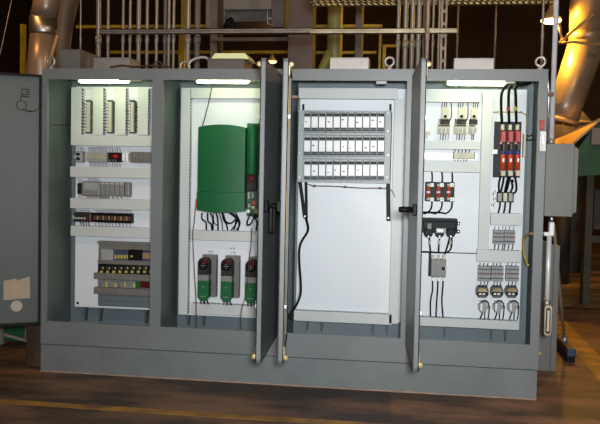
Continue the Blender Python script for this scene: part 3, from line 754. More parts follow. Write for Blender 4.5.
# three-fuse block
o, (x0, x1, z0, z1) = row_thing('fuse_block', 'small black fuse block with three orange fuses on the left of the far right bay', 'fuse block', 425, 182, 454.6, 201.5, .34)
MB().box(x0, x1, .355, PY-.001, z0, z1, .003).build('base', DGREY, o)
for i in range(3):
    px = 428.4+i*10.1
    f0, f1, f2, f3 = R(px-1.9, 186.5, px+1.9, 197.5, .34)
    fz = MB().lathe(((f0+f1)/2, .345, f2), [((f1-f0)/2, 0), ((f1-f0)/2, f3-f2)], 'z', 14).build('fuse', ORANGE, o)
    MB().lathe(((f0+f1)/2, .345, f3), [((f1-f0)/2*.9, 0), ((f1-f0)/2*.9, .02)], 'z', 12).build('ferrule', CREAM, fz)
    MB().lathe(((f0+f1)/2, .345, f2-.02), [((f1-f0)/2*.9, 0), ((f1-f0)/2*.9, .02)], 'z', 12).build('ferrule', CREAM, fz)
    MB().lathe(((f0+f1)/2, .345, (f2+f3)/2-.008), [((f1-f0)/2+.001, 0), ((f1-f0)/2+.001, .014)], 'z', 14).build('paper_band', WPL, fz)
    for yy in (185, 199.4):
        a = at(px+3.6, yy, .335); tm = MB().box(a.x-.014, a.x+.014, .335, .355, a.z-.014, a.z+.014, .003).build('terminal', WPL, o)
        MB().lathe((a.x, .335, a.z), [(.005, 0), (.004, .003)], 'y', 8).build('screw', RED, tm)
    cable([(px+3.6, 183.5, .345), (px+3.9, 178, .35), (px+3.4, 171.5, .37)], .0058, CABLE, o)
    cable([(px+3.6, 201, .345), (px+3.4, 206, .34), (px+1.8, 210, .34), (px-3, 213.4, .34), (px-8 if i else 421, 212.6, .335), (418, 212, .33)], .0058, CABLE, o)
# black contactor
o, (x0, x1, z0, z1) = row_thing('contactor', 'large black contactor with a silver label and scalloped lower edge', 'contactor', 421.5, 218.5, 457.5, 233, .29)
MB().box(x0, x1, .30, PY-.001, z0, z1, .006).build('body', BLACK, o)
MB().box(x0+.01, x1-.01, .285, .30, z0+.03, z1-.02, .005).build('face', BLACK, o)
MB().box(x0+.01, x1-.005, .29, .31, z1-.012, z1, .002).build('top_rib', DGREY, o)
for i in range(3):
    a = at(428.5+i*11.2, 233, .30)
    lbm = MB().lathe((a.x, .375, a.z), [(.034, 0), (.034, .075), (.028, .08)], 'y', 20).build('lobe', BLACK, o)
    a2 = at(428.5+i*11.2, 236.5, .29); MB().lathe((a2.x, .297, a2.z), [(.006, 0), (.005, .003)], 'y', 8).build('screw', STEEL, lbm)
for yy in (223.5, 231.5):
    a = at(458, yy, .33); MB().box(a.x-.012, a.x+.014, .32, .36, a.z-.013, a.z+.013, .003).build('side_lug', BLACK, o)
    a = at(458.5, yy, .315); MB().lathe((a.x, .32, a.z), [(.005, 0), (.004, .003)], 'y', 8).build('screw', STEEL, o)
l0, l1, l2, l3 = R(436, 228.2, 446, 233, .283)
sl = MB().box(l0, l1, .281, .285, l2, l3).build('silver_label', LGREY, o)
MB().box(l0+.008, l1-.02, .279, .281, l2+.008, l3-.008).build('white_patch', WPL, sl)
l0, l1, l2, l3 = R(427.5, 223.5, 431.5, 229, .283)
MB().box(l0, l1, .281, .285, l2, l3).build('grey_label', BACKM, o)
for i, (a_, b_) in enumerate((((429.6, 239), (430.4, 252)), ((439.2, 239.5), (438.8, 252)), ((449.5, 239.5), (446.8, 247), (445, 254)))[:2]):
    pass
for pts in ([(429.3, 238, .32), (430, 246, .33), (430.6, 253, .35)], [(439.6, 239, .32), (438.9, 247, .33), (438.6, 253, .35)], [(449.6, 238, .32), (447.5, 246, .33), (445, 254, .34)], [(452, 238, .32), (451, 248, .33), (447.5, 252, .34), (441, 252.6, .34), (430, 252, .33), (417, 251.5, .33)]):
    cable(pts, .0062, CABLE, o)
for px in (429.8, 439.2, 450.6):
    a = at(px, 242.3, .315); MB().lathe((a.x, .322, a.z-.016), [(.009, 0), (.009, .03)], 'z', 10).build('lug', CREAM, o)
# duct wire line to the right
o3 = thing('control_wire', 'thin dark wire running right from under the black contactor to the upright duct', 'wire', at(460, 253, .38))
cable([(446, 252.6, .36), (460, 253, .385), (477, 253.6, .39)], .0035, CABLE, o3, 'wire')
# overload relay
o, (x0, x1, z0, z1) = row_thing('motor_breaker', 'grey square motor breaker wired below the black contactor', 'circuit breaker', 431, 259.5, 446, 277, .32)
MB().box(x0, x1, .32, PY-.001, z0, z1, .005).build('body', MGREY, o)
MB().box(x0-.018, x0, .34, PY-.001, z0, z1+.04, .003).build('side_flange', DGREY, o)
for i in range(3):
    a = at(433.2+i*5.4, 257.6, .34); MB().box(a.x-.010, a.x+.010, .335, .37, a.z-.018, a.z+.018, .003).build('upper_lug', CREAM, o)
    a = at(433+i*5.4, 279.3, .34); MB().box(a.x-.009, a.x+.009, .335, .37, a.z-.012, a.z+.014, .003).build('lower_lug', WPL, o)
    cable([(432.6+i*5.3, 281, .345), (432.6+i*5, 290, .35), (431.5+i*5.2-(1 if i == 0 else 0), 302, .355), (430.6+i*5.3+(2 if i == 2 else 0), 318.5, .37)], .0056, CABLE, o)
a = at(443.4, 268.6, .32); MB().lathe((a.x, .32, a.z), [(.014, 0), (.013, .014), (.010, .018)], 'y', 14).build('knob', BLACK, o)
a = at(445.4, 268.4, .315); MB().box(a.x-.004, a.x+.012, .306, .32, a.z-.012, a.z+.012, .003).build('pointer', CREAM, o)

# main fuse switch
x0, x1, z0, z1 = R(494, 121.5, 521, 177.5, .34)
o = thing('fuse_switch', 'tall dark fuse switch with three red and orange fuses at the upper right', 'fuse switch', ((x0+x1)/2, .385, z0))
MB().box(x0, x1, .35, .3845, z0, z1, .003).build('base', DGREY, o)
for i in range(3):
    px = 503.5+i*7.4
    def pc(name, dl, t, dr, b, Y, m, d=.03, p=None, bev=.003):
        a, b_, c, e = R(px+dl, t, px+dr, b, Y); return MB().box(a, b_, Y, Y+d, c, e, bev).build(name, m, p or o)
    pc('top_terminal', -2.3, 124.5, 1, 130, .30, CREAM, .04)
    hd = pc('red_handle', -2.7, 131, 2.7, 142.5, .28, RED, .06, bev=.006)
    pc('rib', -1.2, 133, .2, 141, .275, RED, .008, hd, .002)
    pc('side_lug', -3.4, 141, -1.4, 144, .29, CREAM, .03)
    pc('blade', -1.2, 143, 1.4, 150.5, .31, COPPER, .02)
    pc('clip', -2, 145, -.4, 150, .30, BLACK, .03)
    a0, a1, c0, c1 = R(px-2.6, 151, px+2.6, 170, .28)
    fz = MB().lathe(((a0+a1)/2, .31, c0), [((a1-a0)/2, 0), ((a1-a0)/2, c1-c0)], 'z', 16).build('fuse', ORANGE, o)
    zb_ = at(px, 154.2, .28).z
    MB().lathe(((a0+a1)/2, .31, zb_), [((a1-a0)/2+.001, 0), ((a1-a0)/2+.001, c1-zb_)], 'z', 16).build('blue_band', BLUE, fz)
    pc('white_spot', -1, 158.5, 1, 162, .2765, WPL, .004, fz, .001)
    pc('bottom_terminal', -2.4, 170.5, 2, 176, .30, CREAM, .04)
    pc('foot_block', -3, 165, -2.2, 172, .31, CREAM, .03)
    # supply cables
    cable([(507+i*5, 86.5, .12), (503.5+i*6, 89.5, .18), (501.5+i*7.2, 96, .26), (501.3+i*7.4, 108, .30), (502.2+i*7.2, 125, .32)], .0095, CABLE, o)
    if i: 
        a = at(501.2+i*7.3, 108, .295); MB().lathe((a.x, .30, a.z-.02), [(.0115, 0), (.0115, .035)], 'z', 12).build('tape_band', RED if i == 1 else YEL, o)
a0, a1, c0, c1 = R(523.2, 133, 525.6, 157, .33)
MB().box(a0, a1, .32, .37, c0, c1, .003).build('side_bar', CREAM, o)
a0, a1, c0, c1 = R(491.6, 149.5, 497.6, 154, .33)
MB().box(a0, a1, .33, .384, c0, c1, .003).build('white_clip', WPL, o)
for pts in ([(525.5, 134.5, .33), (529, 136, .33), (533, 134.5, .35)], [(525.5, 139, .33), (530, 140, .33), (534, 139, .35)]):
    cable(pts, .004, CABLE, o)
cable([(493, 112.4, .37), (498, 112, .37), (512, 112.2, .3), (521, 112.6, .37), (526, 115, .38), (527.5, 120, .40), (525.8, 126, .40)], .0035, YELC, o, 'yellow_cord')
for px in (497.5, 521):
    a = at(px, 112, .362); MB().box(a.x-.008, a.x+.008, .357, .372, a.z-.005, a.z+.005, .001).build('splice', TAN, o)
# load cables and small distribution block under it
o, (x0, x1, z0, z1) = row_thing('distribution_block', 'small black three-way terminal block below the red fuse switch', 'terminal block', 497, 192, 514, 202.3, .34)
MB().box(x0, x1, .345, .3845, z0, z1, .003).build('base', DGREY, o)
for i in range(3):
    a0, a1, c0, c1 = R(497.8+i*5.5, 193, 501.8+i*5.5, 201.4, .335); MB().box(a0, a1, .335, .346, c0, c1, .003).build('terminal', CREAM if i == 1 else LGREY, o)
    cable([(500.2+i*5.1, 201.5, .35), (499.8+i*5.2, 207, .36), (498+i*5.6, 213.8, .372)], .0065, CABLE, o)
for pts in ([(501, 176, .33), (499, 183, .345), (499, 193, .35)], [(504, 176, .33), (503, 183, .34), (500.6, 193, .35)], [(508.5, 176, .33), (506.5, 184, .335), (504.5, 193, .35)], [(510.5, 176, .33), (508.5, 184, .335), (506, 193, .35)], [(515, 176, .33), (516.5, 186, .335), (515.6, 192, .34), (511.5, 193.5, .35)], [(513.6, 182, .33), (511.5, 180, .335), (512.6, 187, .34), (510, 193, .35)]):
    cable(pts, .0075, CABLE, o)
# handwriting strokes on the plate
mk = MB()
for px, py, h_, w_ in ((493.5, 190, 3, .6), (491.8, 191.5, 3, .6), (490.9, 193.5, 2, .8), (491.7, 197, 3.6, .7), (493.4, 197.4, 2.6, .6), (491.5, 204, 3, .8), (489.9, 203, 3, .6), (492.8, 202, 2, .6)):
    a, b_, c, e = R(px+1.6, py, px+1.6+w_, py+h_, .3845); mk.box(a, b_, .3835, .3848, c, e)
tag(mk.build('pen_marking', DGREY), 'dark handwritten strokes on the white plate below the fuse switch', 'mark')

# grey terminal blocks with a red line
def grey_block(l, t, r, b, n, label):
    o, (x0, x1, z0, z1) = row_thing('grey_terminal_block', label, 'terminal block', l, t, r, b, .33, 'grey terminal blocks with a red line')
    for i in range(n):
        xa = x0+(x1-x0)*i/n; MB().box(xa+.0006, xa+(x1-x0)/n-.0006, .335+.002*(i % 2), PY-.001, z0, z1, .001).build('terminal', LGREY, o)
    MB().box(x0, x1, .3315, .335, z0+(z1-z0)*.46, z0+(z1-z0)*.56).build('red_line', COPPER, o)
    for f in (.2, .8): MB().box(x0, x1, .333, .336, z0+(z1-z0)*f-.003, z0+(z1-z0)*f+.003).build('slot_line', DGREY, o)
    return o
o = grey_block(493.3, 230.4, 504, 244.3, 6, 'grey terminal block with red line, upper pair, left one')
wires(o, rng(495, 503, 3), 230, 226, .35, 'kgk', .004); wires(o, rng(495, 503, 3), 244.5, 249.8, .35, 'k', .003)
o = grey_block(504.4, 230.4, 515.3, 244.3, 6, 'grey terminal block with red line, upper pair, right one')
wires(o, rng(506, 514, 3), 230, 226, .35, 'kgk', .004); wires(o, rng(505, 513, 3), 244.5, 249.8, .35, 'k', .003)
for (l, r), s in zip(((478, 490.8), (491.4, 503.6), (506, 519.2)), ('left', 'middle', 'right')):
    o = grey_block(l, 266.5, r, 281.4, 6, 'grey terminal block with red line, lower row, %s one' % s)
    wires(o, rng(l+2, r-3, 3), 266.5, 262.5, .35, 'k', .003); wires(o, rng(l+3, r-3, 3), 281.5, 287, .35, 'gkk', .003)
# small round-shouldered relays
for px, mm, s in ((476.2, mat('dull_gold_plastic', (.38, .27, .10), .5, 0, .1), 'left, with a yellow top'), (491, TAN, 'middle'), (505.6, TAN, 'right')):
    x0, x1, z0, z1 = R(px, 287, px+12.8, 298, .31)
    o = thing('timer_relay', 'brown plug-in relay with bright contacts, %s of the row of three' % s, 'relay', ((x0+x1)/2, PY, z0), 'three brown plug-in relays')
    w_ = x1-x0; h_ = z1-z0
    MB().prism([(x0, z0+h_*.3), (x0+w_*.2, z0), (x1-w_*.2, z0), (x1, z0+h_*.3), (x1, z1-h_*.3), (x1-w_*.12, z1), (x0+w_*.12, z1), (x0, z1-h_*.3)], 'y', .325, PY-.001).build('body', mat('brown_bakelite', (.07, .05, .038), .5, 0, .2), o)
    MB().prism([(x0+w_*.1, z0+h_*.55), (x1-w_*.1, z0+h_*.55), (x1-w_*.25, z1-h_*.14), (x0+w_*.25, z1-h_*.14)], 'y', .315, .325).build('upper_cap', mm, o)
    MB().box(x0+w_*.08, x1-w_*.08, .318, .326, z0+h_*.22, z0+h_*.5, .002).build('contact_slot', BLACK, o)
    for i in range(2): MB().box(x0+w_*(.22+.3*i), x0+w_*(.42+.3*i), .314, .320, z0+h_*.28, z0+h_*.42, .001).build('contact', WPL, o)
    for i in range(3): MB().box(x0+w_*(.2+.25*i), x0+w_*(.3+.25*i), .32, .345, z1-.004, z1+.012, .001).build('tab', BLACK, o)
    # bottom contactor
    x0, x1, z0, z1 = R(px+4, 302, px+10.4, 313, .325)
    o = thing('small_contactor', 'little grey contactor with loose black wires, %s of the bottom row' % {'l': 'left', 'm': 'middle', 'r': 'right'}[s[0]], 'contactor', ((x0+x1)/2, PY, z0), 'three little grey contactors')
    bd = MB(); bd.box(x0, x1, .335, PY-.001, z0, z1, .004); bd.box(x0-.012, x0+.002, .35, PY-.001, z0+.02, z1-.02, .003); bd.box(x1-.002, x1+.03, .36, PY-.001, z0+.025, z1-.035, .003)
    bd.build('body', LGREY, o)
    MB().box(x0+.002, x0+.016, .331, .337, z0+.015, z1-.015, .002).build('white_tab', WPL, o)
    cable([(px+5.5, 303, .34), (px+7, 300.6, .33), (px+11, 301.4, .32), (px+13, 306, .32), (px+12.8, 313, .34), (px+11.8, 319.5, .36)], .0042, CABLE, o)
    cable([(px+6.5, 312, .35), (px+5, 316, .355), (px+3.6, 319.5, .36)], .005, CABLE, o); cable([(px+8.6, 312, .35), (px+8.4, 319.5, .36)], .004, CABLE, o)
o = thing('cord_loop', 'yellow cord looped inside the right edge of the far right bay', 'cable', at(526, 263, .3))
cable([(533, 233.6, .10), (529, 234, .2), (524.6, 238, .30), (523.4, 246, .32), (524.5, 256, .32), (527, 263.5, .30), (528, 265, .25)], .0085, YELC, o)
x0, x1, z0, z1 = R(517, 80.5, 531, 86, .07)
tag(MB().lathe((x0, .085, (z0+z1)/2+.004), [(.012, 0), (.02, .01), (.02, (x1-x0)*.7), (.012, (x1-x0)*.75), (.012, x1-x0)], 'x', 14).build('cable_gland', BLACK), 'black cable gland right of the far right fluorescent tube', 'cable gland')

# ---------------------------------------------------------------- boxes on top of the enclosure
def top_box(l, t, r, label, m, Y=.06, d=.25, name='junction_box'):
    x0 = at(l, 65, Y).x; x1 = at(r, 65, Y).x; z1 = at((l+r)/2, t, Y).z
    o = thing(name, label, 'box', ((x0+x1)/2, Y, H))
    MB().box(x0, x1, Y, Y+d, H+.001, z1-.004, .003).build('body', m, o); MB().box(x0-.002, x1+.002, Y-.003, Y+d+.003, z1-.004, z1, .001).build('lid', m, o)
    return o
top_box(60, 49.2, 80, 'tall grey junction box near the left end of the enclosure top', OLD, .10, .38)
top_box(93.5, 57.5, 129.5, 'long low brownish junction box beside the tall grey one', SPARE, .12, .2)
top_box(330, 57.6, 368.5, 'white low junction box on top beside the third lifting eye', BEIGEB, .08, .2)
top_box(454, 58.2, 493.8, 'white low junction box near the right end of the enclosure top', BEIGEB, .08, .2)
o = top_box(207.5, 58.5, 244, 'grey vent box with an angled hood coloured as lit yellow-green behind the door tops', WARMG, .08, .3, 'vent_box')
vz = at(225, 58.6, .08).z
a, b_, c, e = at(211, 58.5, .10), at(249, 58.5, .10), at(245, 53, .10), at(215, 53, .10)
MB().prism([(a.x, vz+.001), (b_.x, vz+.001), (c.x, vz+.042), (e.x, vz+.042)], 'y', .10, .36).build('hood', mat('lit_hood_tint', (0.78, 0.82, 0.42), .5, 0, .05), o)  # the lit yellow-green highlight is put into the hood colour
MB().tube(smooth_path([at(188, 66, .4), at(186, 60, .4), at(183, 58, .4), at(181, 62, .4), at(184, 67, .4)]), .012, 8)
for px, s in ((158, 'left'), (185, 'right')):
    c = at(px, 61, .2)
    e_ = MB().torus((c.x, .2, H+.042), .036, .007, (0, 1, 0), 20, 8)
    tag(e_.build('cable_loop', DKWIRE if s == 'left' else GALV), ('small rusty cable loop on the enclosure top behind the conduits' if s == 'left' else 'small grey cable loop on the enclosure top left of the vent box'), 'cable')
o = thing('whip_cable', 'thin rusty cable lying along the enclosure top behind the low brown box', 'cable', at(140, 66, .3))
cable([(110, 67.2, .04), (122, 65.5, .06), (133, 66.8, .09), (140, 66.5, .2), (150, 65.5, .2), (170, 66.6, .2)], .007, DKWIRE, o)
o = thing('flexible_conduit', 'short grey flexible conduit arching into the left side of the vent box', 'conduit', at(200, 60, .15))
cable([(188, 66, .2), (191, 61, .2), (198, 58, .2), (205, 57.5, .2), (209, 60, .2)], .011, GALV, o, 'hose')

# ---------------------------------------------------------------- conduits behind the enclosure
CH = 7.0
def conduit(px, wpx, Y, m, label, z0=0.0, py=30, group='vertical conduits behind the enclosure', z1=CH):
    a = at(px, py, Y); r = wpx/2*(Y-CP.y)/FPX
    b = MB().tube([(a.x, Y, z0), (a.x, Y, z1)], r, 12)
    b.lathe((a.x, Y, 2.62), [(r*1.02, -.03), (r*1.25, -.028), (r*1.25, .028), (r*1.02, .03)], 'z', 12)
    return tag(b.build('conduit', m), label, 'conduit', group)
LABS = {
 80.5: ('thin pale vertical conduit between the big air duct and the conduit bank', 1.8), 98.5: ('thick grey vertical conduit, first at the left end of the strut rail', 5.2), 108: ('thin vertical conduit next right of the thick leftmost conduit', 3),
 123: ('vertical conduit over the right end of the low brown box', 2.8), 130: ('vertical conduit just right of the low brown box', 2.8), 138.6: ('wide bright vertical conduit in the middle of the left bank', 4.6),
 147: ('vertical conduit above the post between the left bays', 3.2), 156.5: ('vertical conduit above the rusty cable loop', 3.2), 165: ('brownish vertical conduit right of the rusty cable loop', 3.4), 168.8: ('grey vertical conduit tight against the brownish one', 3),
 173.6: ('bright thin vertical conduit left of the yellow post', 2.8), 188: ('thick bright vertical conduit just left of the rusty last one', 5), 197.3: ('rusty thick vertical conduit closest to the vent box', 6)}
for px, (lb, w_) in LABS.items():
    conduit(px, w_, .728+w_*.0042, WARMG if px in (165, 197.3) else CONDM, lb)
MID = {398.3: ('vertical conduit right of the white lifting ring, first of four thick ones', 3.6), 405.5: ('second thick vertical conduit left of the right open door top', 4.8), 412.3: ('third thick vertical conduit left of the right open door top', 4.4), 418.6: ('fourth thick vertical conduit above the right open door edge', 4.4), 424: ('thin dark conduit behind the front brown conduit', 2.6), 433: ('pale grey thin conduit right of the front brown conduit', 2), 439: ('olive thin conduit left of the slotted strut', 2.4)}
for px, (lb, w_) in MID.items():
    conduit(px, w_, .968+w_*.0043, CONDM if px not in (424,) else WARMG, lb)
conduit(427.6, 3.8, .60, mat('brown_conduit_paint', (.30, .22, .17), .5, .3, .2), 'brown vertical conduit in front of the strut rail', z0=0)
# slotted strut
a = at(443.8, 30, .98)
m = MB(); m.box(a.x-.025, a.x-.009, .968, .972, 0, CH); m.box(a.x+.009, a.x+.025, .968, .972, 0, CH); m.box(a.x-.025, a.x-.021, .972, 1.0, 0, CH); m.box(a.x+.021, a.x+.025, .972, 1.0, 0, CH)
for i in range(70): m.box(a.x-.009, a.x+.009, .968, .972, .07+i*.1, .095+i*.1)
tag(m.build('slotted_strut', mat('brown_strut', (.26, .19, .14), .5, .2, .2)), 'upright slotted steel strut at the right end of the conduit group', 'strut')
# strut rails
def strut_rail(l, r, t, b, Y, m, label):
    z1 = at((l+r)/2, t, Y).z; z0 = at((l+r)/2, b, Y).z; x0, x1 = at(l, (t+b)/2, Y).x, at(r, (t+b)/2, Y).x
    q = MB(); q.box(x0, x1, Y+.03, Y+.036, z0, z1); q.box(x0, x1, Y, Y+.03, z1-.006, z1); q.box(x0, x1, Y, Y+.03, z0, z0+.006)
    q.box(x0, x1, Y, Y+.003, z1-.016, z1); q.box(x0, x1, Y, Y+.003, z0, z0+.016)
    ob = q.build('strut_rail', m); tag(ob, label, 'rail'); return ob
strut_rail(99, 310, 28.4, 33.8, .69, mat('dull_strut', (.22, .18, .15), .45, .4, .2), 'dull horizontal strut rail holding the left bank of conduits')
strut_rail(286, 457, 28.2, 33.6, .71+.22, RAILM, 'yellowish zinc strut rail running behind the right open door top')
# cable tray
z0 = at(430, 5.6, 1.3).z; x0 = at(313, 4, 1.3).x; x1 = at(556, 4, 1.3).x
t_ = thing('cable_tray', 'perforated yellowish cable tray running across the top of the view', 'cable tray', ((x0+x1)/2, 1.0, z0))
m = MB(); m.box(x0, x1, 1.0, 1.006, z0, z0+.09); m.box(x0, x1, 1.3, 1.306, z0, z0+.09); m.box(x0, x1, 1.27, 1.3, z0, z0+.006); m.box(x0, x1, 1.006, 1.03, z0, z0+.006)
m.build('side_rail', TRAYM, t_)
m = MB()
for k in range(2):
    for i in range(int((x1-x0)/.05)): m.prism([(x0+i*.05, 1.03+k*.12), (x0+i*.05+.018, 1.03+k*.12), (x0+i*.05+.038, 1.13+k*.12), (x0+i*.05+.02, 1.13+k*.12)], 'z', z0, z0+.004)
m.box(x0, x1, 1.13, 1.15, z0, z0+.004); m.box(x0, x1, 1.25, 1.27, z0, z0+.004)
m.build('perforated_deck', TRAYM, t_)
conduit(542.6, 2.6, .62, CONDM, 'thin braided conduit rising behind the rightmost lifting eye', z0=0)
# side conduits and disconnect
a = at(555, 40, .12); r_ = 5.0/2*(.12-CP.y)/FPX
o = thing('riser_conduit', 'thick bright conduit rising from the grey side box past the orange lamp', 'conduit', (a.x, .12, 1.78))
zb = at(555, 143.5, .12).z
MB().tube([(a.x, .12, zb), (a.x, .12, CH)], r_, 16).build('pipe', mat('bright_conduit', (.80, .80, .82), .30, .2, .08), o)
MB().lathe((a.x, .12, zb), [(r_*1.3, 0), (r_*1.3, .012), (r_*1.15, .02), (r_*1.15, .035)], 'z', 12).build('locknut', GALV, o)
a = at(548.3, 110, .10); r_ = 2.2/2*(.1-CP.y)/FPX
o = thing('thin_conduit', 'thin bright conduit clamped to the right side of the enclosure', 'conduit', (a.x, .10, 1.78))
MB().tube([(a.x, .10, at(548, 143.5, .1).z), (a.x, .10, 2.13), (a.x-.01, .10, 2.22), (a.x-.03, .10, 2.28)], r_, 10).build('pipe', STEEL, o)
q = at(549, 94.5, .08); MB().box(q.x-.03, q.x+.03, .06, .12, q.z-.014, q.z+.014, .003).build('clamp', COPPER, o)
x0, x1, z0, z1 = R(545.6, 143.6, 573.6, 216.6, 0.0)
x0 = 3.663
o = thing('disconnect_box', 'plain grey switch box mounted on the right side of the enclosure', 'switch box', ((x0+x1)/2, .0, z0))
MB().box(x0, x1+.02, .03, .22, z0+.02, z1-.02, .003).build('body', BOXG, o)
MB().box(x0, x1, 0.0, .03, z0, z1, .004).build('cover', BOXG, o)
MB().box(x1, x1+.03, .02, .035, z0+.03, z1-.03, .002).build('flange', BOXG, o)
# lower fittings
o = thing('drop_conduit', 'bright conduit with elbow fittings dropping from the grey side box', 'conduit', (3.70, .12, .6))
def pt(px, py, Y=.10): return at(px, py, Y)
a = pt(548.5, 260); x_ = a.x
e0, e1, f0, f1 = R(548.8, 222, 554, 236, .08)
MB().box(e0, e1, .06, .13, f0, f1, .008).build('upper_fitting', WPL, o)
MB().box(e0-.035, e0+.01, .07, .12, f0-.0, f0+.025, .005).build('elbow', WPL, o)
MB().tube([(x_+.012, .10, z0-.002), (x_+.012, .10, f1)], .016, 10).build('nipple', STEEL, o)
MB().tube([(x_, .10, pt(548, 303).z), (x_, .10, f0)], .0175, 12).build('pipe', bpy.data.materials['bright_conduit'], o)
MB().tube([(x_, .10, pt(548, 307).z), (x_, .10, pt(548, 299).z)], .024, 12).build('coupling', GALV, o)
g0, g1, h0, h1 = R(544.2, 305, 551.6, 336, .08)
def capsule(x0, x1, z0, z1):
    r = (x1-x0)/2; xc = (x0+x1)/2; p = []
    for i in range(9): t = math.pi*i/8; p.append((xc+r*math.cos(t), z1-r+r*math.sin(t)))
    for i in range(9): t = math.pi+math.pi*i/8; p.append((xc+r*math.cos(t), z0+r+r*math.sin(t)))
    return p
cb = MB().prism(capsule(g0, g1, h0, h1), 'y', .075, .13).build('conduit_body', RAILM, o)
MB().prism(capsule(g0+.010, g1-.010, h0+.02, h1-.02), 'y', .068, .075).build('dark_gasket', RUB, cb)
MB().box(g0+.016, g1-.016, .062, .068, h0+.035, h1-.035, .002).build('cover_plate', BEIGEB, cb)
a = pt(542.5, 353.5, .1)
o = thing('brass_plug', 'small round brass fitting low on the right side of the enclosure', 'fitting', (a.x, .1, a.z))
MB().lathe((3.655, .10, a.z), [(.026, 0), (.026, .015), (.018, .02), (.018, .035), (.008, .042)], 'x', 14).build('body', BRASS, o)
# narrow grey post behind
x0 = 3.70; x1 = at(558.3, 300, .88).x
o = thing('narrow_cabinet', 'narrow grey upright box with a sloped top standing behind the enclosure', 'cabinet', ((x0+x1)/2, .88, 0))
zt = at(555, 243, .88).z
MB().prism([(x0, 0.0), (x1-.02, 0.0), (x1-.02, zt-.03), (x0+.05, zt+.03), (x0, zt+.03)], 'y', .90, 1.2).build('body', BOXG, o)
MB().box(x1-.045, x1, .88, .90, 0, zt-.02, .003).build('edge_flange', BOXG, o)
# push broom
o = thing('push_broom', 'push broom leaning with its dark blue-ended head on the floor at right', 'broom', (4.13, 1.6, 0))
hb = MB(); hb.prism([(4.09, 1.25), (4.15, 1.25), (4.15, 1.93), (4.09, 1.93)], 'z', .07, .115); hb.build('head', DARKST, o)
br = MB()
for i in range(22): br.prism([(4.085, 1.255+i*.031), (4.155, 1.255+i*.031), (4.155, 1.278+i*.031), (4.085, 1.278+i*.031)], 'z', 0.0, .07)
br.build('bristles', RUB, o)
MB().box(4.085, 4.155, 1.22, 1.30, .055, .12, .006).build('blue_end', mat('blue_plastic', (.03, .055, .13), .4, 0, .1), o)
MB().lathe((4.12, 1.55, .11), [(.03, 0), (.025, .03), (.018, .06)], 'z', 12).build('ferrule', GALV, o)
MB().tube([(4.12, 1.55, .12), (3.95, 1.30, 1.15)], .014, 10).build('handle', CONDM, o)

# ---------------------------------------------------------------- background machinery
def seg(pts, r, name, m, parent=None, n=16): return MB().tube([at(*p) for p in pts], r, n).build(name, m, parent)
# left ducts
pxm = lambda Y: (Y-CP.y)/FPX
o = thing('air_duct', 'large round silver air duct with a bright band at the upper left', 'air duct', at(45, 70, 3.0))
def slant(pts, rpx, Y, name, m, parent):
    return MB().tube([at(x, y, Y) for x, y in pts], [r*pxm(Y) for r in rpx], 24).build(name, m, parent)
top = at(57, -160, 3.0)
slant([(57, -400), (50, -40), (46, 6), (43, 18)], [14, 14, 13.6, 13.5], 3.0, 'upper_section', DUCTAIR, o)
slant([(43.6, 18), (43.2, 19), (43.2, 33), (43.2, 35)], [13.2, 14.2, 14.2, 13.5], 3.0, 'band', STEEL, o)
slant([(43.2, 32), (41, 70), (38, 200), (36, 320)], [13.3, 15, 15, 15], 3.0, 'lower_section', DUCTAIR, o)
a = at(36, 320, 3.0)
o = thing('dull_air_duct', 'dull brown air duct behind the silver banded duct', 'air duct', at(62, 40, 3.7))
slant([(80, -300), (68, -10), (63, 20), (60, 45), (60, 80), (60, 300)], [14, 13.5, 11.5, 11, 13, 13], 3.7, 'pipe', DUCTDK, o)
o = thing('leaning_bar', 'rusty diagonal bar leaning beside the silver air duct', 'bar', at(53, 55, 2.2))
a, b_ = at(57.5, 35, 2.6), at(50, 61, 2.6); d_ = (b_-a); MB().tube([a, b_, a+d_*(a.z/-d_.z)], .018, 8).build('bar', CHUTE, o)
o = thing('guy_wire', 'thin slanting wire hanging at the top left corner', 'wire', at(6, 20, 3))
seg([(16, -20, 3.4), (2, 45, 3.4), (-8, 90, 3.4)], .006, 'wire', GALV, o, 6)
# yellow frames
def ybox(l, t, r, b, Y, name, label, m=YPAINT, d=.08, cat='frame', toz=None):
    x0, x1, z0, z1 = R(l, t, r, b, Y)
    if toz is not None: z0 = toz
    return tag(MB().box(x0, x1, Y, Y+d, z0, z1).build(name, m), label, cat)
ybox(20, 24, 23.5, 75, 5.5, 'yellow_post', 'yellow upright post left of the silver air duct', toz=0)
ybox(76, 24.6, 275, 27.5, 5.6, 'yellow_beam', 'upper horizontal yellow beam behind the left bank of conduits')
ybox(110, 50.6, 288, 53.5, 6.2, 'yellow_beam', 'lower horizontal yellow beam behind the left bank of conduits')
ybox(178.5, 30, 184.5, 75, 5.3, 'yellow_post', 'broad yellow post between the conduits', toz=0)
ybox(181, -6, 184.2, 29, 5.25, 'yellow_hanger', 'narrow yellow bar rising above the broad yellow post')
ybox(313, 51, 376, 53.6, 5.5, 'yellow_beam', 'short yellow beam behind the olive pipe')
ybox(313, 24.4, 382, 27.4, 5.6, 'yellow_beam', 'dull yellow beam under the cable tray')
ybox(378.6, 33, 381, 75, 5.2, 'yellow_post', 'thin yellow post left of the white lifting ring', toz=0)
ybox(382.5, 44.5, 385.6, 75, 5.2, 'yellow_post', 'yellow doorway upright behind the lifting ring', toz=0)
ybox(382.5, 44.5, 398, 47, 5.3, 'yellow_lintel', 'short yellow lintel behind the third lifting eye')
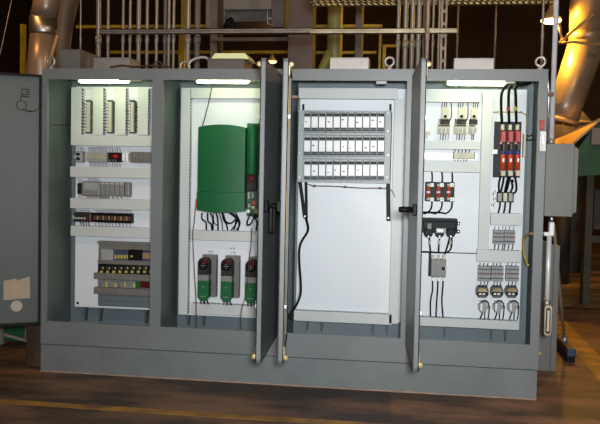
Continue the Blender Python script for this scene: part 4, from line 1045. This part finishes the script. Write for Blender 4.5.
# columns and machine
def colm(l, r, Y, m, name, label, d=.3, zt=7.0, z0=0.0):
    x0, x1, _, _ = R(l, 30, r, 60, Y); return tag(MB().box(x0, x1, Y, Y+d, z0, zt, .004).build(name, m), label, 'column')
colm(288, 312.5, 3.6, WARMG, 'steel_column', 'broad brown-grey column behind the pair of open doors')
colm(355, 361.5, 4.2, OLD, 'steel_column', 'narrow grey column behind the white low box')
colm(210, 217, 3.9, OLD, 'steel_column', 'grey column behind the vent box')
x0, x1, z0, z1 = R(213, -40, 272, 16, 4.3)
o = thing('overhead_machine', 'large pale machine housing hanging above the enclosure', 'machine', ((x0+x1)/2, 4.3, z0))
zm = at(245, 9.5, 4.3).z
MB().box(x0, x1, 4.3, 5.0, zm, 6.995, .01).build('housing', mat('pale_machine_paint', (.26, .25, .22), .55, 0, .1, 3), o)
MB().box(x0+.02, x1-.02, 4.4, 5.0, z0-.05, zm).build('underside', OLD, o)
q0, q1, q2, q3 = R(206, -40, 213, 28, 4.2); MB().box(q0, q1, 4.2, 4.4, q2, 6.995, .004).build('side_post', MGREY, o)
q0, q1, q2, q3 = R(272, -40, 284.5, 27, 4.2); MB().box(q0, q1, 4.2, 4.6, q2, 6.995, .004).build('side_column', OLD, o)
for px in (219, 267):
    q0, q1, q2, q3 = R(px, 18, px+5.5, 24.5, 4.25)
    m = MB(); t2 = (q1-q0)*.14; m.box(q0, q1, 4.25, 4.3, q2, q2+t2); m.box(q0, q1, 4.25, 4.3, q3-t2, q3); m.box(q0, q0+t2, 4.25, 4.3, q2, q3+.1); m.box(q1-t2, q1, 4.25, 4.3, q2, q3+.1)
    m.build('bracket', GALV, o)
seg([(225, 27, 4.3), (228, 22, 4.3), (233, 27, 4.3), (229, 19, 4.3)], .05, 'hose', RUB, o, 8)
ybox(212, 37.5, 287.6, 41, 3.855, 'cross_bar', 'grey horizontal bar under the overhead machine', m=OLD, cat='bar', d=.044)
# olive pipe
r_ = 7.6*pxm(3.4)
o = thing('olive_pipe', 'olive yellow-green vertical pipe with an angled branch behind the enclosure', 'pipe', at(335, 60, 3.4))
a = at(335, 30, 3.4)
MB().tube([(a.x, 3.4, 0), (a.x, 3.4, 7.0)], r_, 20).build('pipe', OLIVE, o)
seg([(330, 52, 3.35), (323, 68, 3.35), (316, 90, 3.35)], r_*.62, 'branch', OLIVE, o, 14)
# thin verticals in the dark
for px, s in ((457.5, 'thin dark vertical rod just right of the zinc strut rail end'), (495.3, 'thin dark vertical rod above the right end of the right white box')):
    a = at(px, 30, 3.0); tag(MB().tube([(a.x, 3.0, 0), (a.x, 3.0, 7.0)], .010, 8).build('hanging_rod', OLD), s, 'rod')

# sodium lamps
def lamp(px, py, Y, wpx, label, power, m, up=3.5):
    c = at(px, py, Y); r = wpx/2*pxm(Y)
    o = thing('sodium_lamp', label, 'lamp', c)
    MB().lathe(c, [(r*.6, -r*.22), (r*.95, -r*.10), (r, r*.05), (r*.9, r*.12)], 'z', 20).build('lens', m, o)
    MB().lathe(c, [(r*1.02, r*.10), (r*.9, r*.35), (r*.5, r*.9), (r*.28, r*1.2), (r*.2, r*1.9)], 'z', 20).build('reflector', BRASS, o)
    MB().tube([c+Vector((0, 0, r*1.8)), Vector((c.x, c.y, 7.0))], r*.12, 8).build('stem', DARKST, o)
    l = point('sodium_bulb', c+Vector((0, 0, -r*.45)), power, (1.0, 0.44, 0.035), .08)
    l.parent = o; l.location = (0, 0, -r*.5)
    return o
lamp(271.8, 61.8, 8.0, 10, 'small orange sodium lamp glowing behind the tops of the paired doors', 60, SODL)
lamp(551, 21, 5.1, 19, 'orange sodium lamp glowing beside the bright riser conduit', 215, SOD)

# right big duct
o = thing('bent_duct', 'big round duct lit orange by the lamp at the upper right', 'air duct', at(580, 60, 5.2))
slant([(592, -400), (589, -20), (588, 32)], [18, 17.5, 17], 5.2, 'upper_section', DUCTAIR, o)
slant([(588, 32), (587, 42)], [17, 17], 5.2, 'elbow', DUCTAIR, o)
slant([(588.5, 38), (566, 105), (561, 122)], [16.8, 16, 15.5], 5.2, 'lower_section', DUCTAIR, o)
MB().tube([at(562, 119, 5.2), at(561, 123, 5.2)], 16.5*pxm(5.2), 24).build('flange', CHUTE, o)
seg([(559, 23, 4.9), (562, 41, 4.9)], .016, 'stay_bar', CHUTE, o, 8); seg([(559.5, 43, 4.9), (572, 32, 4.8), (594, 14, 4.7)], .02, 'stay_bar', CHUTE, o, 8); seg([(559.5, 43, 4.9), (574, 42, 4.8), (600, 45, 4.8)], .018, 'stay_bar', CHUTE, o, 8)
# hopper below
o = thing('hopper', 'round brown machine hopper below the orange-lit duct', 'machine', at(570, 125, 5.4))
c = at(566, 130, 6.6)
MB().lathe((c.x, 6.6, 0), [(.22, c.z-.5), (.36, c.z-.2), (.36, c.z+.12), (.2, c.z+.3)], 'z', 24).build('bowl', WARMG, o)
MB().lathe((c.x, 6.6, 0), [(.12, 0), (.12, c.z-.5)], 'z', 14).build('pedestal', DARKST, o)
MB().torus((c.x, 6.6, c.z+.1), .37, .02, (0, 0, 1), 28, 8).build('rim', CHUTE, o)
m = MB(); q0, q1, q2, q3 = R(563, 118, 573, 132, 5.1); t2 = .012
m.box(q0, q1, 5.1, 5.12, q3-t2, q3); m.box(q0, q0+t2, 5.1, 5.12, q2, q3); m.box(q1-t2, q1, 5.1, 5.12, q2, q3)
m.build('guard_frame', CHUTE, o)
# chute and green machine
o = thing('conveyor', 'green machine with an orange-lit sloping sheet metal chute at right', 'machine', at(585, 260, 4.6))
a = [at(545, 143, 4.6), at(552, 143, 4.6), at(566, 134.5, 4.6), at(584, 131, 4.6), at(603, 120, 4.6), at(603, 108, 4.6)]
def poly(pix, Y, d, name, m, parent):
    return MB().prism([(at(x, y, Y).x, at(x, y, Y).z) for x, y in pix], 'y', Y, Y+d).build(name, m, parent)
m = MB(); bm = m.bm
P = [at(553, 160, 4.2), at(553, 140, 5.0), at(612, 112, 5.0), at(600, 119, 4.2), ]
v = [bm.verts.new(p) for p in P]; v2 = [bm.verts.new(p+Vector((.0, .0, -.03))) for p in P]
bm.faces.new(v); bm.faces.new(list(reversed(v2)))
for i in range(4): bm.faces.new((v[i], v[(i+1) % 4], v2[(i+1) % 4], v2[i]))
m.build('chute', CHUTE, o)
x0 = at(573, 150, 4.3).x
poly([(571, 160), (592, 128), (640, 100), (640, 174), (571, 176)], 4.3, .5, 'green_guard', MGREEN, o)
q0, q1, q2, q3 = R(592, 128, 640, 145, 4.2); MB().box(q0, q1, 4.22, 4.29, q2, q3, .01).build('control_panel', SPARE, o)
for l, r in ((584, 591), (620, 627)):
    q0, q1, q2, q3 = R(l, 170, r, 262, 4.6); MB().box(q0, q1, 4.5, 4.7, 0.0, at(l, 174, 4.5).z).build('leg', mat('olive_machine', (.035, .038, .015), .6, 0, .2), o)
q0, q1, q2, q3 = R(584, 236, 640, 243, 4.55); MB().box(q0, q1, 4.52, 4.7, q2, q3).build('cross_rail', bpy.data.materials['olive_machine'], o)
q0, q1, q2, q3 = R(594, 190, 640, 230, 4.62); MB().box(q0, q1, 4.62, 4.8, q2, q3).build('guard_panel', DARKST, o)
# dark machine deep behind
o = thing('dark_machine', 'dark machine in the shade behind the grey switch box', 'machine', at(565, 262, 8))
x0, x1, z0, z1 = R(548, 175, 586, 258, 8.0); MB().box(x0, x1, 8, 9, 0, z1, .02).build('body', DARKST, o)
for px, py in ((583, 208), (577, 176)):
    c = at(px, py, 7.98); MB().lathe((c.x, 7.99, c.z), [(.03, 0), (.02, .02)], 'y', 10).build('indicator', ORANGE, o)
for px in (560, 570, 577):
    q0, q1, q2, q3 = R(px, 222, px+2, 232, 7.95); MB().box(q0, q1, 7.95, 8.0, q2, q3).build('louvre', BROWN, o)
# left: brown board and green bin
x0, x1, _, _ = R(26.2, 320, 41, 366, .12)
o = tag(MB().box(x0, -.004, .12, .16, 0, 1.9, .003).build('wooden_board', BROWN), 'brown rusty board standing behind the far left open door', 'board')
a = fl(2, 350); 
x0, x1, _, _ = R(2.5, 320, 26, 350, .85)
o = thing('green_bin', 'green bin with a pale diagonal strap seen under the far left door', 'bin', ((x0+x1)/2, .85, 0))
MB().box(x0-.0, x1, .86, 1.4, 0.02, .55, .01).build('body', mat('green_bin_paint', (.012, .10, .035), .5, 0, .1), o)
a, b_ = at(2.5, 334.5, .84), at(26, 341, .84)
MB().prism([(a.x, a.z-.012), (b_.x, b_.z-.01), (b_.x, b_.z+.01), (a.x, a.z+.012)], 'y', .845, .86).build('strap', CAULK, o)
MB().box(x1-.012, x1, .85, .86, .02, .35).build('edge_trim', CAULK, o)
q0, q1, q2, q3 = R(-8, 322, 2.3, 348, .80)
tag(MB().box(q0, q1, .8, .84, 0, .8, .003).build('pale_post', SPARE), 'pale post standing at the left edge beside the green bin', 'post')
